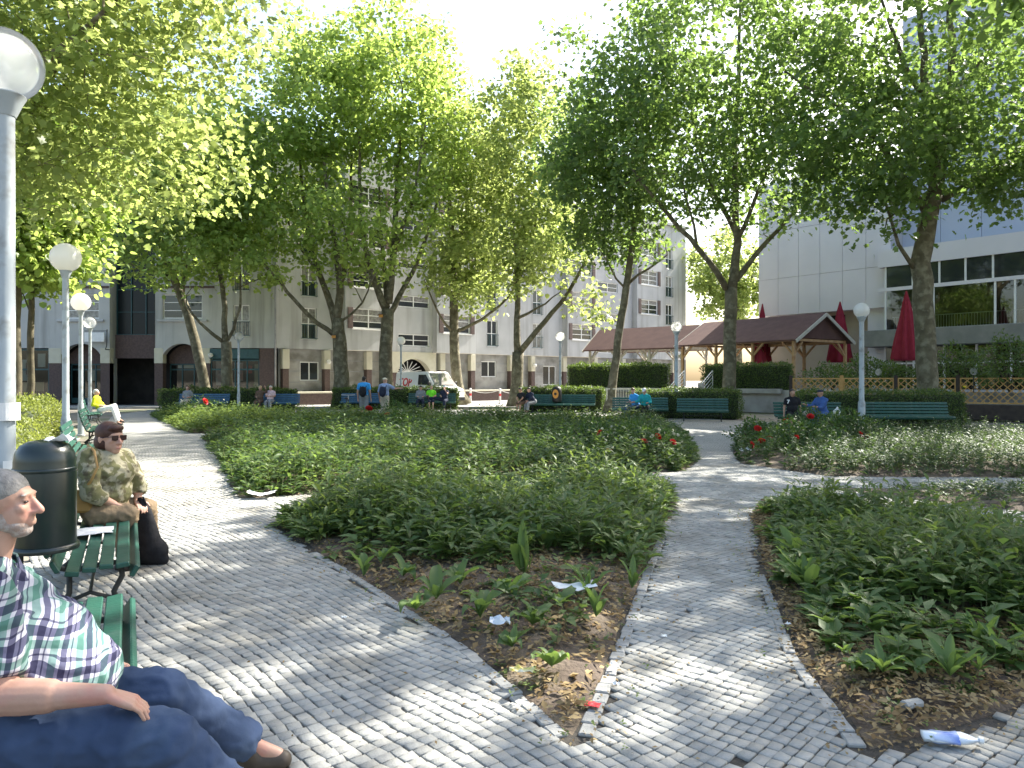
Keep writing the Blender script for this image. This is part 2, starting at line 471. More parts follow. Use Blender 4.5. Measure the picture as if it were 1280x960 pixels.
def lay_stones():
    pitch = 0.071
    us = np.arange(-15, 15, pitch); U, Vv = np.meshgrid(us, us)
    U = U + RNG.normal(0, .0022, U.shape); Vv = Vv + RNG.normal(0, .0022, U.shape)
    A, Lw, ca, sa = .05, 1.6, math.cos(R(42)), math.sin(R(42))
    def warp(u, v):
        x = u*ca - v*sa; y = u*sa + v*ca + 9.0
        return x + .022*np.sin(y*2.1+x*.7), y + A*np.cos(2*np.pi*x/Lw + .35*np.sin(y*.6)) + .02*np.sin(x*2.3+y)
    cx, cy = warp(U, Vv)
    cx = cx.ravel(); cy = cy.ravel(); u = U.ravel(); v = Vv.ravel()
    keep = (cy > 1.8) & (cy < NEAR_Y) & (np.abs(cx) < .72*cy + 1.0)
    keep &= in_poly(cx, cy, plaza)
    for b, bd in zip(BEDS, BEDS_D):
        ins = in_poly(cx, cy, bd)
        d = edge_dist(cx, cy, bd)
        clear = np.where(cx < 2.35, .082, .03) if b is bed4 else (.082 if b is bed1 else .03)
        keep &= ~ins & (d > clear)
    keep &= RNG.random(cx.shape) > .0008
    u = u[keep]; v = v[keep]; n = len(u)
    h = pitch/2 - .0030
    corners = [(-1,-1),(1,-1),(1,1),(-1,1)]
    base = np.zeros((n,4,3)); top = np.zeros((n,4,3))
    zt = .013 + RNG.normal(0,.0012,n)
    rot = RNG.normal(0,.045,n)
    for k,(a,b2) in enumerate(corners):
        ju = RNG.normal(0,.0028,n); jv = RNG.normal(0,.0028,n)
        for arr, sc, z in ((base,1.0,None),(top,.93,zt)):
            du = a*h*sc; dv = b2*h*sc
            uu = u + du*np.cos(rot) - dv*np.sin(rot) + ju; vv = v + du*np.sin(rot) + dv*np.cos(rot) + jv
            x, y = warp(uu, vv)
            arr[:,k,0] = x; arr[:,k,1] = y
            arr[:,k,2] = (zt - .0035 if z is None else z) + (RNG.normal(0,.0012,n))
    foot = base.copy(); foot[:,:,2] = .001
    V = np.concatenate([foot, base, top], axis=1)          # n,12,3
    fl = [[8,9,10,11]]
    for k in range(4):
        k2 = (k+1)%4
        fl.append([4+k,4+k2,8+k2,8+k]); fl.append([k,k2,4+k2,4+k])
    fl = np.array(fl)
    c = V[:,:,:2].mean(1)
    # the 300 that show largest: nearest to the camera inside the frame and not under the bench sitter
    vis = (np.abs(c[:,0]) < .68*c[:,1]) & (c[:,1] > 3.18) & (c[:,0] > -.75)
    dist = np.where(vis, np.hypot(c[:,0], c[:,1]), 1e9)
    near = np.argsort(dist)[:300]
    mask = np.zeros(n, bool); mask[near] = True
    rv = RNG.random(n)
    for i in near:
        Vi = V[i].copy(); cc = np.array([c[i,0], c[i,1], 0]); Vi -= cc
        me = np_mesh('cobblestone', Vi, fl, np.full(len(fl), rv[i]))
        mobj('cobblestone', me, M_stone, path, tuple(cc))
    W = V[~mask]; m = len(W)
    Fa = (fl[None,:,:] + 12*np.arange(m)[:,None,None]).reshape(-1,4)
    o = mobj('cobblestone_field', np_mesh('cobblestone_field', W.reshape(-1,3), Fa, np.repeat(rv[~mask], len(fl))), M_stone, path)
    o['kind'] = 'stuff'
lay_stones()

def edge_course(poly_pts, width=.085, length=.12, inset=-.055):
    """a single course of stones following a bed edge (polyline)"""
    pts = [Vector((p[0], p[1], 0)) for p in poly_pts]
    for a, b in zip(pts[:-1], pts[1:]):
        d = b - a; n = int(d.length / length); dirv = d.normalized(); nrm = Vector((dirv.y, -dirv.x, 0))
        for k in range(n):
            c = a + dirv * (k+.5) * d.length / n + nrm * inset
            rot = Matrix.Rotation(math.atan2(dirv.y, dirv.x) + random.gauss(0,.03), 3, 'Z')
            mb = MB(); mb.obox((random.gauss(0,.003),random.gauss(0,.006),.006), (length/2-.004, width/2-random.uniform(0,.012), .010+random.gauss(0,.0015)), rot)
            mb.build('edge_stone', M_edge, path, loc=tuple(c), bevel=.006)
edge_course([(-1.84,7.1),(-1.0,5.8),(-.19,4.45),(.28,3.45)][::1], inset=.055)
edge_course([(.28,3.45),(.66,4.72),(1.08,6.26),(1.79,8.77)], inset=.055)
edge_course([(1.6,3.32),(1.72,4.45),(2.15,6.26)], inset=-.055)

def soil_bed(name, poly, hump=.10):
    pd = poly
    xs = [p[0] for p in pd]; ys = [p[1] for p in pd]
    st = .22 if poly_area(poly) < 60 else .45
    nx = int((max(xs)-min(xs))/st)+2; ny = int((max(ys)-min(ys))/st)+2
    bm = bmesh.new()
    f = bm.faces.new([bm.verts.new((x,y,0)) for x,y in pd])
    # cut the outline by a grid so it can be humped
    for i in range(1, nx):
        g = bm.verts[:]+bm.edges[:]+bm.faces[:]
        bmesh.ops.bisect_plane(bm, geom=g, plane_co=(min(xs)+i*st,0,0), plane_no=(1,0,0))
    for j in range(1, ny):
        g = bm.verts[:]+bm.edges[:]+bm.faces[:]
        bmesh.ops.bisect_plane(bm, geom=g, plane_co=(0,min(ys)+j*st,0), plane_no=(0,1,0))
    co = np.array([v.co[:] for v in bm.verts])
    d = edge_dist(co[:,0], co[:,1], pd)
    nz = RNG.normal(0,.012,len(d))
    for v, dd, z in zip(bm.verts, d, nz):
        v.co.z = .0015 + .02*min(1, dd/.06) + hump*min(1, dd/.9) + (z if dd > .05 else 0)
    bm.normal_update()
    me = bpy.data.meshes.new(name); bm.to_mesh(me); bm.free()
    me.polygons.foreach_set('use_smooth', [True]*len(me.polygons))
    o = mobj(name, me, M_soil); o['kind'] = 'structure'
    return o
for bd in BEDS_D: soil_bed('soil_bed', bd)

# street behind the far benches, with a kerb
M_road = pmat('pale_paving', (.27,.26,.245), (.34,.33,.31), scale=2, rough=.9, bump=.2, bscale=60)
street = sheet('road', [(-60,43.6),(2,43.6),(16,58),(40,80),(30,95),(-60,60)], -.012, M_road)
kb = MB(); kb.box(-60,2,43.35,43.6,-.03,.1)
k = kb.build('kerb', M_concrete, bevel=.02); k['kind'] = 'structure'

# ================================================================== buildings
def wall_panel(mb, x0, x1, z0, z1, y, openings, depth=.22):
    xs = sorted({x0, x1, *[o[0] for o in openings], *[o[1] for o in openings]})
    zs = sorted({z0, z1, *[o[2] for o in openings], *[o[3] for o in openings]})
    for xa, xb in zip(xs[:-1], xs[1:]):
        for za, zb in zip(zs[:-1], zs[1:]):
            cx, cz = (xa+xb)/2, (za+zb)/2
            if any(o[0] < cx < o[1] and o[2] < cz < o[3] for o in openings): continue
            mb.add([(xa,y,za),(xb,y,za),(xb,y,zb),(xa,y,zb)], [(0,1,2,3)])
    for a, b, c, d in openings:
        e = y + depth
        mb.add([(a,y,c),(b,y,c),(b,e,c),(a,e,c)], [(0,3,2,1)][::-1])
        mb.add([(a,y,d),(b,y,d),(b,e,d),(a,e,d)], [(0,1,2,3)])
        mb.add([(a,y,c),(a,e,c),(a,e,d),(a,y,d)], [(0,3,2,1)])
        mb.add([(b,y,c),(b,e,c),(b,e,d),(b,y,d)], [(0,1,2,3)])

def window(parent, x0, x1, z0, z1, y, cols=2, rows=3, fm=None, t=.07, gm=None, curtain=False):
    fm = fm or M_white; gm = gm or M_glass
    fr = MB(); d0, d1 = y, y+.06
    fr.box(x0,x1,d0,d1,z0,z0+t); fr.box(x0,x1,d0,d1,z1-t,z1)
    fr.box(x0,x0+t,d0,d1,z0+t,z1-t); fr.box(x1-t,x1,d0,d1,z0+t,z1-t)
    w = (x1-x0)/cols; h = (z1-z0)/rows
    for c in range(1, cols): fr.box(x0+c*w-t*.55, x0+c*w+t*.55, d0+.004, d1-.004, z0+t, z1-t)
    for r in range(1, rows): fr.box(x0+t, x1-t, d0+.008, d1-.008, z0+r*h-t*.35, z0+r*h+t*.35)
    f = fr.build('window', fm, parent)
    pick = random.random(); blind = random.randint(0, rows)
    for c in range(cols):
        for r in range(rows):
            g = MB(); a = x0+c*w+.02; b = x0+(c+1)*w-.02
            ty = random.uniform(-.006,.006)
            g.add([(a,d0+.03+ty,z0+r*h+.01),(b,d0+.03-ty,z0+r*h+.01),(b,d0+.03-ty,z0+(r+1)*h-.01),(a,d0+.03+ty,z0+(r+1)*h-.01)], [(0,1,2,3)])
            g.build('pane', M_glass_c if (gm is M_glass and pick < .6 and r >= rows-blind and rows > 1) else gm, f)
    return f

def arch_pts(x0, x1, z0, rise, n=14):
    """segmental arch outline from left springing to right springing"""
    w = (x1-x0)/2; rad = (w*w + rise*rise)/(2*rise); cz = z0 + rise - rad; cx = (x0+x1)/2
    a0 = math.asin(w/rad)
    return [(cx + rad*math.sin(-a0 + 2*a0*i/n), cz + rad*math.cos(-a0 + 2*a0*i/n)) for i in range(n+1)]

def arch_wall(mb, x0, x1, z0, rise, ztop, y, depth=.5):
    """wall field above an arched opening, with its soffit"""
    pts = arch_pts(x0, x1, z0, rise)
    for (a, za), (b, zb) in zip(pts[:-1], pts[1:]):
        mb.add([(a,y,za),(b,y,zb),(b,y,ztop),(a,y,ztop)], [(0,1,2,3)])
        mb.add([(a,y,za),(b,y,zb),(b,y+depth,zb),(a,y+depth,za)], [(0,3,2,1)])

def french_door(parent, x0, x1, z0, z1, y):
    window(parent, x0, x1, z0, z1, y+.1, 2, 2)
    rl = MB(); zt = z0 + 1.0
    rl.box(x0-.05,x1+.05,y-.12,y-.08,zt-.04,zt); rl.box(x0-.05,x1+.05,y-.12,y-.08,z0+.05,z0+.09)
    n = 7
    for i in range(n+1):
        xx = x0 + (x1-x0)*i/n
        rl.box(xx-.012,xx+.012,y-.11,y-.09,z0+.09,zt-.04)
    for zz in (zt-.02, z0+.07):
        rl.box(x0-.05,x0-.01,y-.08,y+.02,zz-.02,zz); rl.box(x1+.01,x1+.05,y-.08,y+.02,zz-.02,zz)
    rl.build('balcony_railing', M_teal, parent)

# ---- wing that faces the square head-on
A = empty('apartment_building', (0, 49, 0), 0, 'grey plaster apartment block with arched shopfronts and a dark stair shaft', 'building')
ops = []; FL = [5.7, 8.7, 11.7, 14.7]
for zf in FL:
    ops += [(-29.6,-27.2,zf,zf+1.6), (-23.0,-20.4,zf,zf+1.6), (-18.35,-17.3,zf-1.2,zf+.9), (-35.3,-33.2,zf,zf+1.6), (-40.5,-38,zf,zf+1.6)]
wa = MB()
wall_panel(wa, -60, -26.5, 4.25, 18.6, 0, [o for o in ops if o[1] < -26.5])
wall_panel(wa, -23.5, -15.5, 4.25, 18.6, 0, [o for o in ops if o[0] > -23.6])
arch_wall(wa, -29.7, -27.1, 3.3, .75, 4.25, 0); arch_wall(wa, -23.0, -20.5, 3.3, .75, 4.25, 0)
wa.add([(-30.5,0,3.75),(-29.7,0,3.75),(-29.7,0,4.25),(-30.5,0,4.25)], [(0,1,2,3)])
for xa_, xb_ in ((-27.1,-26.5),(-23.5,-23.0)):
    wa.add([(xa_,0,3.75),(xb_,0,3.75),(xb_,0,4.25),(xa_,0,4.25)], [(0,1,2,3)])
wa.add([(-60,0,3.75),(-30.5,0,3.75),(-30.5,0,4.25),(-60,0,4.25)], [(0,1,2,3)])
wa.add([(-20.5,0,3.75),(-15.5,0,3.75),(-15.5,0,4.25),(-20.5,0,4.25)], [(0,1,2,3)])
wa.add([(-60,0,18.6),(-15.5,0,18.6),(-15.5,14,18.6),(-60,14,18.6)], [(0,1,2,3)])
wa.add([(-15.5,0,0),(-15.5,14,0),(-15.5,14,18.6),(-15.5,0,18.6)], [(0,1,2,3)])
wa.build('wall', M_plaster, A)
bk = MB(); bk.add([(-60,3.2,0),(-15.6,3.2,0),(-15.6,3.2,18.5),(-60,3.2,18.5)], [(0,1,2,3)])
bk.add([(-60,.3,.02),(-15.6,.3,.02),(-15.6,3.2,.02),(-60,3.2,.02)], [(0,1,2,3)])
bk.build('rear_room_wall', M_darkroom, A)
for zf in FL:
    for a, b in ((-29.6,-27.2),(-23.0,-20.4),(-35.3,-33.2),(-40.5,-38)):
        window(A, a, b, zf, zf+1.6, .1)
        c = MB(); c.box(a-.35, b+.35, -.14, 0, zf-.22, zf-.06); c.build('sill', M_plaster_l, A, bevel=.02)
    french_door(A, -18.35, -17.3, zf-1.2, zf+.9, 0)
for zf in FL[1:]:
    for a, b in ((-30.5,-26.55),(-23.45,-19.6)):
        c = MB(); c.box(a, b, -.1, 0, zf-1.0, zf-.86); c.build('string_course', M_brickbrown, A)
# piers at street level: brown clinker below, cream block above
for a, b in ((-30.5,-29.7),(-27.1,-26.5),(-23.55,-23.0),(-20.5,-19.9)):
    c = MB(); c.box(a, b, 0, .5, 0, 2.75); p = c.build('pier', M_brickbrown, A)
    c = MB(); c.box(a-.02, b+.02, -.02, .48, 2.75, 3.75); c.build('capital', M_cream, p, bevel=.02)
# stair shaft: recessed dark curtain wall, brown panel, dark passage
sh = MB()
for i in range(3):
    sh.box(-26.45+i*.98, -25.51+i*.98, .9, .98, 4.7, 18.5)
sh.build('stair_glazing', pmat('dark_stair_glass',(.008,.012,.014),rough=.3,spec=.25), A)
mu = MB()
for xx in (-26.45,-25.49,-24.51,-23.55): mu.box(xx-.03, xx+.03, .82, .9, 4.7, 18.5)
for zz in np.arange(4.7, 18.6, 1.5): mu.box(-26.45,-23.5,.84,.89,zz-.025,zz+.025)
mu.build('stair_mullions', M_teal, A)
c = MB(); c.box(-26.5,-23.5,.7,.8,3.1,4.66); c.build('brown_panel', M_brickbrown, A)
c = MB()
c.add([(-26.5,0,0),(-26.5,.95,0),(-26.5,.95,18.6),(-26.5,0,18.6)], [(0,1,2,3)]); c.add([(-23.52,0,0),(-23.52,.95,0),(-23.52,.95,18.6),(-23.52,0,18.6)], [(0,3,2,1)])
c.build('shaft_reveal', M_plaster, A)
# shopfronts
def shopfront(parent, x0, x1, z1, y, n, posters):
    f = MB(); t = .07
    f.box(x0,x1,y,y+.08,.1,.45); f.box(x0,x1,y,y+.08,z1-.1,z1); f.box(x0,x1,y+.01,y+.07,2.3,2.4)
    for i in range(n+1):
        xx = x0+(x1-x0)*i/n
        f.box(xx-t/2, xx+t/2, y-.01, y+.09, .45, z1-.1)
    s = f.build('shop_frame', M_teal, parent)
    for i in range(n):
        g = MB(); a = x0+(x1-x0)*i/n+t/2; b = x0+(x1-x0)*(i+1)/n-t/2
        g.add([(a,y+.04,.45),(b,y+.04,.45),(b,y+.04,z1-.1),(a,y+.04,z1-.1)], [(0,1,2,3)])
        g.build('pane', M_shopglass, s)
    for (a, b, za, zb, m) in posters:
        g = MB(); g.box(a, b, y+.12, y+.13, za, zb); g.build('poster', m, s)
M_red = pmat('red_print', (.5,.02,.03), (.6,.05,.05), scale=3, rough=.5)
M_paper = pmat('white_paper', (.72,.72,.70), (.80,.80,.78), scale=5, rough=.8, bump=.2, bscale=12)
M_posterc = pmat('picture_print', (.45,.22,.2), (.65,.6,.6), scale=1.6, rough=.5, detail=2, col3=(.1,.16,.3), scale3=2.2)
M_posterb = pmat('beige_print', (.55,.45,.25), (.6,.55,.45), scale=1.2, rough=.5, detail=2)
shopfront(A, -33.6, -30.6, 3.7, .15, 3, [(-33.4,-31.8,1.6,3.0,M_paper),(-32.2,-31.9,2.0,2.8,M_red),(-32.4,-31.0,.9,1.5,M_posterb),(-31.4,-30.9,2.5,3.4,M_paper)])
shopfront(A, -38.5, -34, 3.7, .15, 3, [(-37.8,-36.0,1.2,2.6,M_posterc)])
shopfront(A, -29.6, -27.15, 2.75, 1.0, 3, [(-28.6,-28.1,1.6,2.3,M_paper)])
shopfront(A, -22.95, -20.55, 2.75, 1.0, 3, [(-22.5,-21.3,2.45,2.65,M_paper)])
shopfront(A, -19.85, -16.7, 3.0, .12, 4, [(-19.6,-18.6,1.3,2.9,M_posterc),(-18.4,-17.8,1.6,2.8,M_posterc),(-17.6,-17.2,2.1,2.6,M_red),(-17.05,-16.8,.7,2.7,M_cream)])
for a, b in ((-29.7,-27.1),(-23.0,-20.5)):
    pts = arch_pts(a, b, 3.3, .72); c = MB()
    c.add([(x, .95, z) for x, z in pts] + [(b, .95, 2.75), (a, .95, 2.75)], [list(range(len(pts)+2))[::-1]])
    c.build('arch_tympanum', M_brickbrown, A)
c = MB(); c.box(-19.9,-16.65,-.06,.15,3.05,3.7); c.build('shop_fascia', M_teal, A, bevel=.02)
c = MB(); c.box(-16.65,-15.5,.02,.3,0,3.75); c.build('clinker_panel', M_brickbrown, A)
c = MB(); c.tube([(-15.55,-.1,.1),(-15.55,-.1,18.4)], .06, 8); c.build('drainpipe', M_pipe, A, smooth=True)
c = MB(); c.box(-60.1,-15.4,-.25,.1,18.6,18.85); c.build('eaves', M_pipe, A)

# ---- wing that runs away to the right
angB = math.atan2(.66, .75)
B = empty('apartment_building', (-15.5, 49, 0), angB, 'pale apartment block with brown shutters running back behind the wooden pavilion', 'building')
LB = 45.2; FB = [5.3, 8.2, 11.1, 14.0]
doors = [2.3, 18.5, 23.6, 42.3]
bays = [(5.3,7.9),(13.1,15.7),(27.3,29.9),(37.0,39.6)]
stairs = [(9.4,12.2),(31.4,34.2)]
ops = []
for zf in FB:
    for u in doors: ops.append((u-.55,u+.55,zf-.9,zf+1.25))
    for a, b in stairs: ops.append((a,b,zf-1.1,zf-.2))
wb = MB()
wall_panel(wb, 0, LB, 3.75, 17.6, 0, ops)
wb.add([(0,0,17.6),(LB,0,17.6),(LB,12,17.6),(0,12,17.6)], [(0,1,2,3)])
wb.add([(LB,0,0),(LB,12,0),(LB,12,17.6),(LB,0,17.6)], [(0,1,2,3)])
wb.build('wall', M_plaster_l, B)
for a, b in bays:
    by = MB(); o2 = [(a,b,zf,zf+1.4) for zf in FB]
    wall_panel(by, a-.6, b+.6, 3.75, 17.6, -.6, o2, .2)
    for xx, fl in ((a-.6,(0,3,2,1)),(b+.6,(0,1,2,3))):
        by.add([(xx,-.6,3.75),(xx,0,3.75),(xx,0,17.6),(xx,-.6,17.6)], [fl])
    by.add([(a-.6,-.6,3.75),(b+.6,-.6,3.75),(b+.6,0,3.75),(a-.6,0,3.75)], [(0,3,2,1)])
    by.add([(a-.6,-.6,17.6),(b+.6,-.6,17.6),(b+.6,0,17.6),(a-.6,0,17.6)], [(0,1,2,3)])
    by.build('bay', M_plaster_l, B)
    for zf in FB:
        window(B, a, b, zf, zf+1.4, -.5, 2, 3)
        for xx in (a-.42, b+.02):
            s = MB(); s.box(xx, xx+.4, -.66, -.603, zf-.03, zf+1.43)
            for q in range(7): s.box(xx+.04, xx+.36, -.675, -.66, zf+.08+q*.19, zf+.18+q*.19)
            s.build('shutter', M_shutter, B)
        s = MB(); s.box(a-.1, b+.1, -.7, -.6, zf-.1, zf-.035); s.build('sill', M_white, B)
for zf in FB:
    for u in doors: french_door(B, u-.55, u+.55, zf-.9, zf+1.25, 0)
    for a, b in stairs: window(B, a, b, zf-1.1, zf-.2, .08, 2, 2)
# ground floor: rusticated grey wall set back, pilasters, low clinker wall with coping, arched gateway
gf = MB(); gops = [(1.8,3.2,1.6,2.9),(17.6,19.2,1.9,3.2),(24.6,26.2,1.2,2.9),(28,30,.3,2.9),(36,38,.3,2.9)]
wall_panel(gf, 0, 8.8, 0, 3.75, .35, [gops[0]]); gf.build('ground_floor_wall', M_concrete, B); gf = MB(); wall_panel(gf, 12.8, LB, 0, 3.75, .35, gops[1:])
gf.build('ground_floor_wall', M_concrete, B)
for a, b, z0, z1 in gops: window(B, a, b, z0, z1, .42, 2, 1)
for z in (.75, 1.5, 2.25, 3.0):
    for a, b in ((0,1.75),(3.25,8.8),(12.8,17.5),(19.3,24.5),(26.3,27.9),(30.1,35.9),(38.1,LB)):
        c = MB(); c.box(a, b, .325, .352, z-.02, z+.02); c.build('joint_strip', M_pipe, B)
aw = MB(); arch_wall(aw, 9.3, 12.3, 2.2, 1.05, 3.75, -.05, .6)
aw.add([(8.8,-.05,2.2),(9.3,-.05,2.2),(9.3,-.05,3.75),(8.8,-.05,3.75)], [(0,1,2,3)]); aw.add([(12.3,-.05,2.2),(12.8,-.05,2.2),(12.8,-.05,3.75),(12.3,-.05,3.75)], [(0,1,2,3)])
aw.build('gateway_arch', M_cream, B)
for a in (8.8, 12.3):
    c = MB(); c.box(a, a+.5, -.06, .5, 0, 2.2); c.build('gateway_pier', M_brickbrown, B)
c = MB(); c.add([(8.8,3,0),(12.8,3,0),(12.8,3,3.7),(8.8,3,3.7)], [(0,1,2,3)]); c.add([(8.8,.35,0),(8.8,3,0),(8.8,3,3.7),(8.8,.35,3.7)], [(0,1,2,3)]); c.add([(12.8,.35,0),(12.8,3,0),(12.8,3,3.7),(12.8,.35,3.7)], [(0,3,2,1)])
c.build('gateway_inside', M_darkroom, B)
g = MB()
for i in range(9):
    an = math.pi*(i+.5)/9; g.beam((10.8,.9,2.25),(10.8+1.3*math.cos(an),.9,2.25+.85*math.sin(an)),.05,.05)
g.box(9.4,12.2,.87,.93,2.15,2.25); g.build('fanlight_bars', M_white, B)
for u in (.6, 3.6, 6.9, 8.3, 13.4, 16.4, 20.6, 23.0, 26.9, 31, 35, 39, 43):
    c = MB(); c.box(u-.2, u+.2, -.1, .33, 0, 2.4); p = c.build('pilaster', M_brickbrown, B)
    c = MB(); c.box(u-.24, u+.24, -.13, .33, 2.4, 3.7); c.build('capital', M_cream, p, bevel=.02)
for a, b in ((0,8.3),(13.4,22.5)):
    c = MB(); c.box(a, b, -.75, -.5, 0, .75); p = c.build('low_wall', M_brickbrown, B)
    c = MB(); c.box(a, b, -.8, -.45, .75, .87); c.build('coping', M_cream, p, bevel=.02)
for u, z in ((3.6,2.9),(20.6,2.9),(23.0,2.9)):
    c = MB(); c.lathe([(.02,-.17),(.12,-.12),(.17,0),(.12,.12),(.02,.17)], 14, (u,-.32,z)); lp = c.build('wall_lamp', M_globe, B, smooth=True)
    c = MB(); c.tube([(u,-.13,z),(u,-.2,z)], .03, 8); c.build('bracket', M_iron, lp)
c = MB(); c.box(-.1, LB+.2, -.3, .1, 17.6, 17.85); c.build('eaves', M_pipe, B)

# ---- white clad building with glazed cafe front on the right
ud = Vector((.62, -.785, 0)).normalized()
C = empty('commercial_building', (16.7, 49.8, 0), math.atan2(ud.y, ud.x), 'white panel clad commercial building with a glazed cafe front', 'building')
M_clad = pmat('white_cladding', (.70,.67,.70), (.75,.72,.75), scale=.5, rough=.45, spec=.5)
M_clad_sky = pmat('sky_tinted_cladding', (.44,.48,.58), (.50,.53,.62), scale=.5, rough=.4, spec=.5)  # white panels again, blue of shade and reflected sky put into the colour
M_seam = pmat('seam', (.46,.45,.46), rough=.6)
M_parapet = pmat('grey_parapet', (.20,.20,.18), (.25,.245,.22), scale=2, rough=.85, bump=.2)
M_beigewall = pmat('beige_wall', (.40,.34,.27), (.45,.39,.32), scale=1, rough=.9)
# local frame: x along the front, -y towards the square
c = MB(); c.box(-.2,8.5,0.02,14,5.9,14.6); c.box(8.5,34,1.52,14,8.4,23)
c.build('wall', M_seam, C)
nu = 6; 
for i in range(nu):
    for j, (za, zb) in enumerate(((5.88,8.3),(8.3,11.4),(11.4,14.62))):
        c = MB(); a = -.2+i*8.7/nu; b = -.2+(i+1)*8.7/nu
        c.box(a+.012, b-.012, -.03, .018, za+.012, zb-.012); c.build('cladding_panel', M_clad, C)
for i in range(12):
    for j in range(5):
        c = MB(); a = 8.5+i*2.1; za = 9.2+j*2.75
        c.box(a+.012, a+2.088, 1.46, 1.515, za+.012, za+2.738); c.build('cladding_panel', M_clad_sky, C)
c = MB(); c.box(0,8.2,.9,13.9,0,5.9); c.build('lower_wall', M_beigewall, C)
c = MB(); c.box(7.0,8.1,.3,1.0,0,5.9); c.build('corner_pier', M_clad, C)
for a in (1.6, 4.2):
    c = MB(); c.box(a, a+1.1, .84, .92, 4.9, 5.7); c.build('vent_panel', M_darkroom, C)
# cafe front
c = MB(); c.box(7.4,34,-1.2,4,3.55,4.5); c.build('parapet', M_parapet, C, bevel=.03)
c = MB(); c.box(8.0,34,-.55,1.4,8.15,9.15); c.box(8.0,34,-.5,-.38,6.75,6.95); c.build('cafe_fascia', M_clad, C)
for u in (8.4,11.0,14.0,14.9,18.0,21,24,27,30):
    c = MB(); c.box(u-.05,u+.05,-.47,-.39,4.5,6.75); c.build('mullion', M_white, C)
for u in (8.4,9.9,11.3,12.6,13.9,16.6,19,21.5,24,27):
    c = MB(); c.box(u-.05,u+.05,-.46,-.4,6.95,8.15); c.build('mullion', M_white, C)
us = (8.4,11.0,14.0,14.9,18.0,21,24,27,30)
for a, b in zip(us[:-1], us[1:]):
    g = MB(); g.add([(a+.05,-.43,4.5),(b-.05,-.43,4.5),(b-.05,-.43,6.75),(a+.05,-.43,6.75)], [(0,1,2,3)]); g.build('pane', M_shopglass, C)
us = (8.4,9.9,11.3,12.6,13.9,16.6,19,21.5,24,27)
for a, b in zip(us[:-1], us[1:]):
    g = MB(); g.add([(a+.05,-.43,6.95),(b-.05,-.43,6.95),(b-.05,-.43,8.15),(a+.05,-.43,8.15)], [(0,1,2,3)]); g.build('pane', M_glass, C)
M_cafein = pmat('cafe_inside', (.12,.10,.085), (.2,.17,.14), scale=1.2, rough=.9)
c = MB(); c.add([(8.2,3.2,4.5),(34,3.2,4.5),(34,3.2,8.2),(8.2,3.2,8.2)], [(0,1,2,3)]); c.add([(8.2,-.4,8.14),(34,-.4,8.14),(34,3.2,8.14),(8.2,3.2,8.14)], [(0,1,2,3)])
c.build('cafe_room', M_cafein, C)
c = MB()
for u in np.arange(8.6, 30, .14): c.box(u-.012,u+.012,.2,.22,4.5,5.25)
c.box(8.5,30,.19,.23,5.25,5.3); c.build('inner_railing', M_white, C)
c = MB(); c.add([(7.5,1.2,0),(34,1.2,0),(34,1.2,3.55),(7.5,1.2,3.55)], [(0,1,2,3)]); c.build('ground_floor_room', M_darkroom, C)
c = MB()
for u in np.arange(8.2, 30, 1.6):
    c = MB(); c.box(u-.05,u+.05,-.1,0,1.2,3.55); c.build('mullion', M_clad, C)
c = MB(); c.box(8.2,30,-.08,-.02,2.55,2.65); c.build('transom', M_clad, C)
us = list(np.arange(8.2, 30, 1.6))
for a, b in zip(us[:-1], us[1:]):
    g = MB(); g.add([(a+.05,-.05,1.2),(b-.05,-.05,1.2),(b-.05,-.05,3.5),(a+.05,-.05,3.5)], [(0,1,2,3)]); g.build('pane', M_shopglass, C)
# ================================================================== leaves
def frame_from(D, N):
    D = D / (np.linalg.norm(D, axis=1, keepdims=True) + 1e-9)
    Sx = np.cross(D, N); Sx /= (np.linalg.norm(Sx, axis=1, keepdims=True) + 1e-9)
    Nn = np.cross(Sx, D)
    return D, Sx, Nn

LOBED = (np.array([(.42,0,0),(0,0,0),(.12,.42,.03),(.40,.26,.01),(.52,.50,.05),(.72,.24,.0),(1,0,-.06),(.72,-.24,.0),(.52,-.50,.05),(.40,-.26,.01),(.12,-.42,.03)]),
         [(0,1,2),(0,2,3),(0,3,4),(0,4,5),(0,5,6),(0,6,7),(0,7,8),(0,8,9),(0,9,10),(0,10,1)])
FIVE = (np.array([(0,0,0),(.18,.42,.04),(.62,.40,.03),(1,0,-.05),(.62,-.40,.03),(.18,-.42,.04)]), [(0,1,2),(0,2,3),(0,3,4),(0,4,5)])
OVAL = (np.array([(0,0,0),(.45,.24,.05),(.45,0,.0),(.45,-.24,.05),(1,0,-.12)]), [(0,2,1),(0,3,2),(1,2,4),(2,3,4)])
LANCE = (np.array([(0,0,0),(.35,.13,.10),(.35,0,.06),(.35,-.13,.10),(.72,.11,.08),(.72,0,.04),(.72,-.11,.08),(1,0,-.06)]),
         [(0,2,1),(0,3,2),(1,2,4),(2,5,4),(2,3,5),(3,6,5),(4,5,7),(5,6,7)])
DIA = (np.array([(0,0,0),(.5,.3,.04),(.5,-.3,.04),(1,0,0)]), [(0,2,1),(1,2,3)])

def leaf_arrays(Pp, D, N, size, templ):
    tv, tf = templ; n = len(Pp); m = len(tv)
    D, Sx, Nn = frame_from(D, N)
    size = np.broadcast_to(np.asarray(size, float), (n,))
    V = (Pp[:,None,:] + size[:,None,None]*(tv[None,:,0:1]*D[:,None,:] + tv[None,:,1:2]*Sx[:,None,:] + tv[None,:,2:3]*Nn[:,None,:]))
    Fa = (np.array(tf)[None] + m*np.arange(n)[:,None,None]).reshape(-1,3)
    return V.reshape(-1,3), Fa, len(tf)

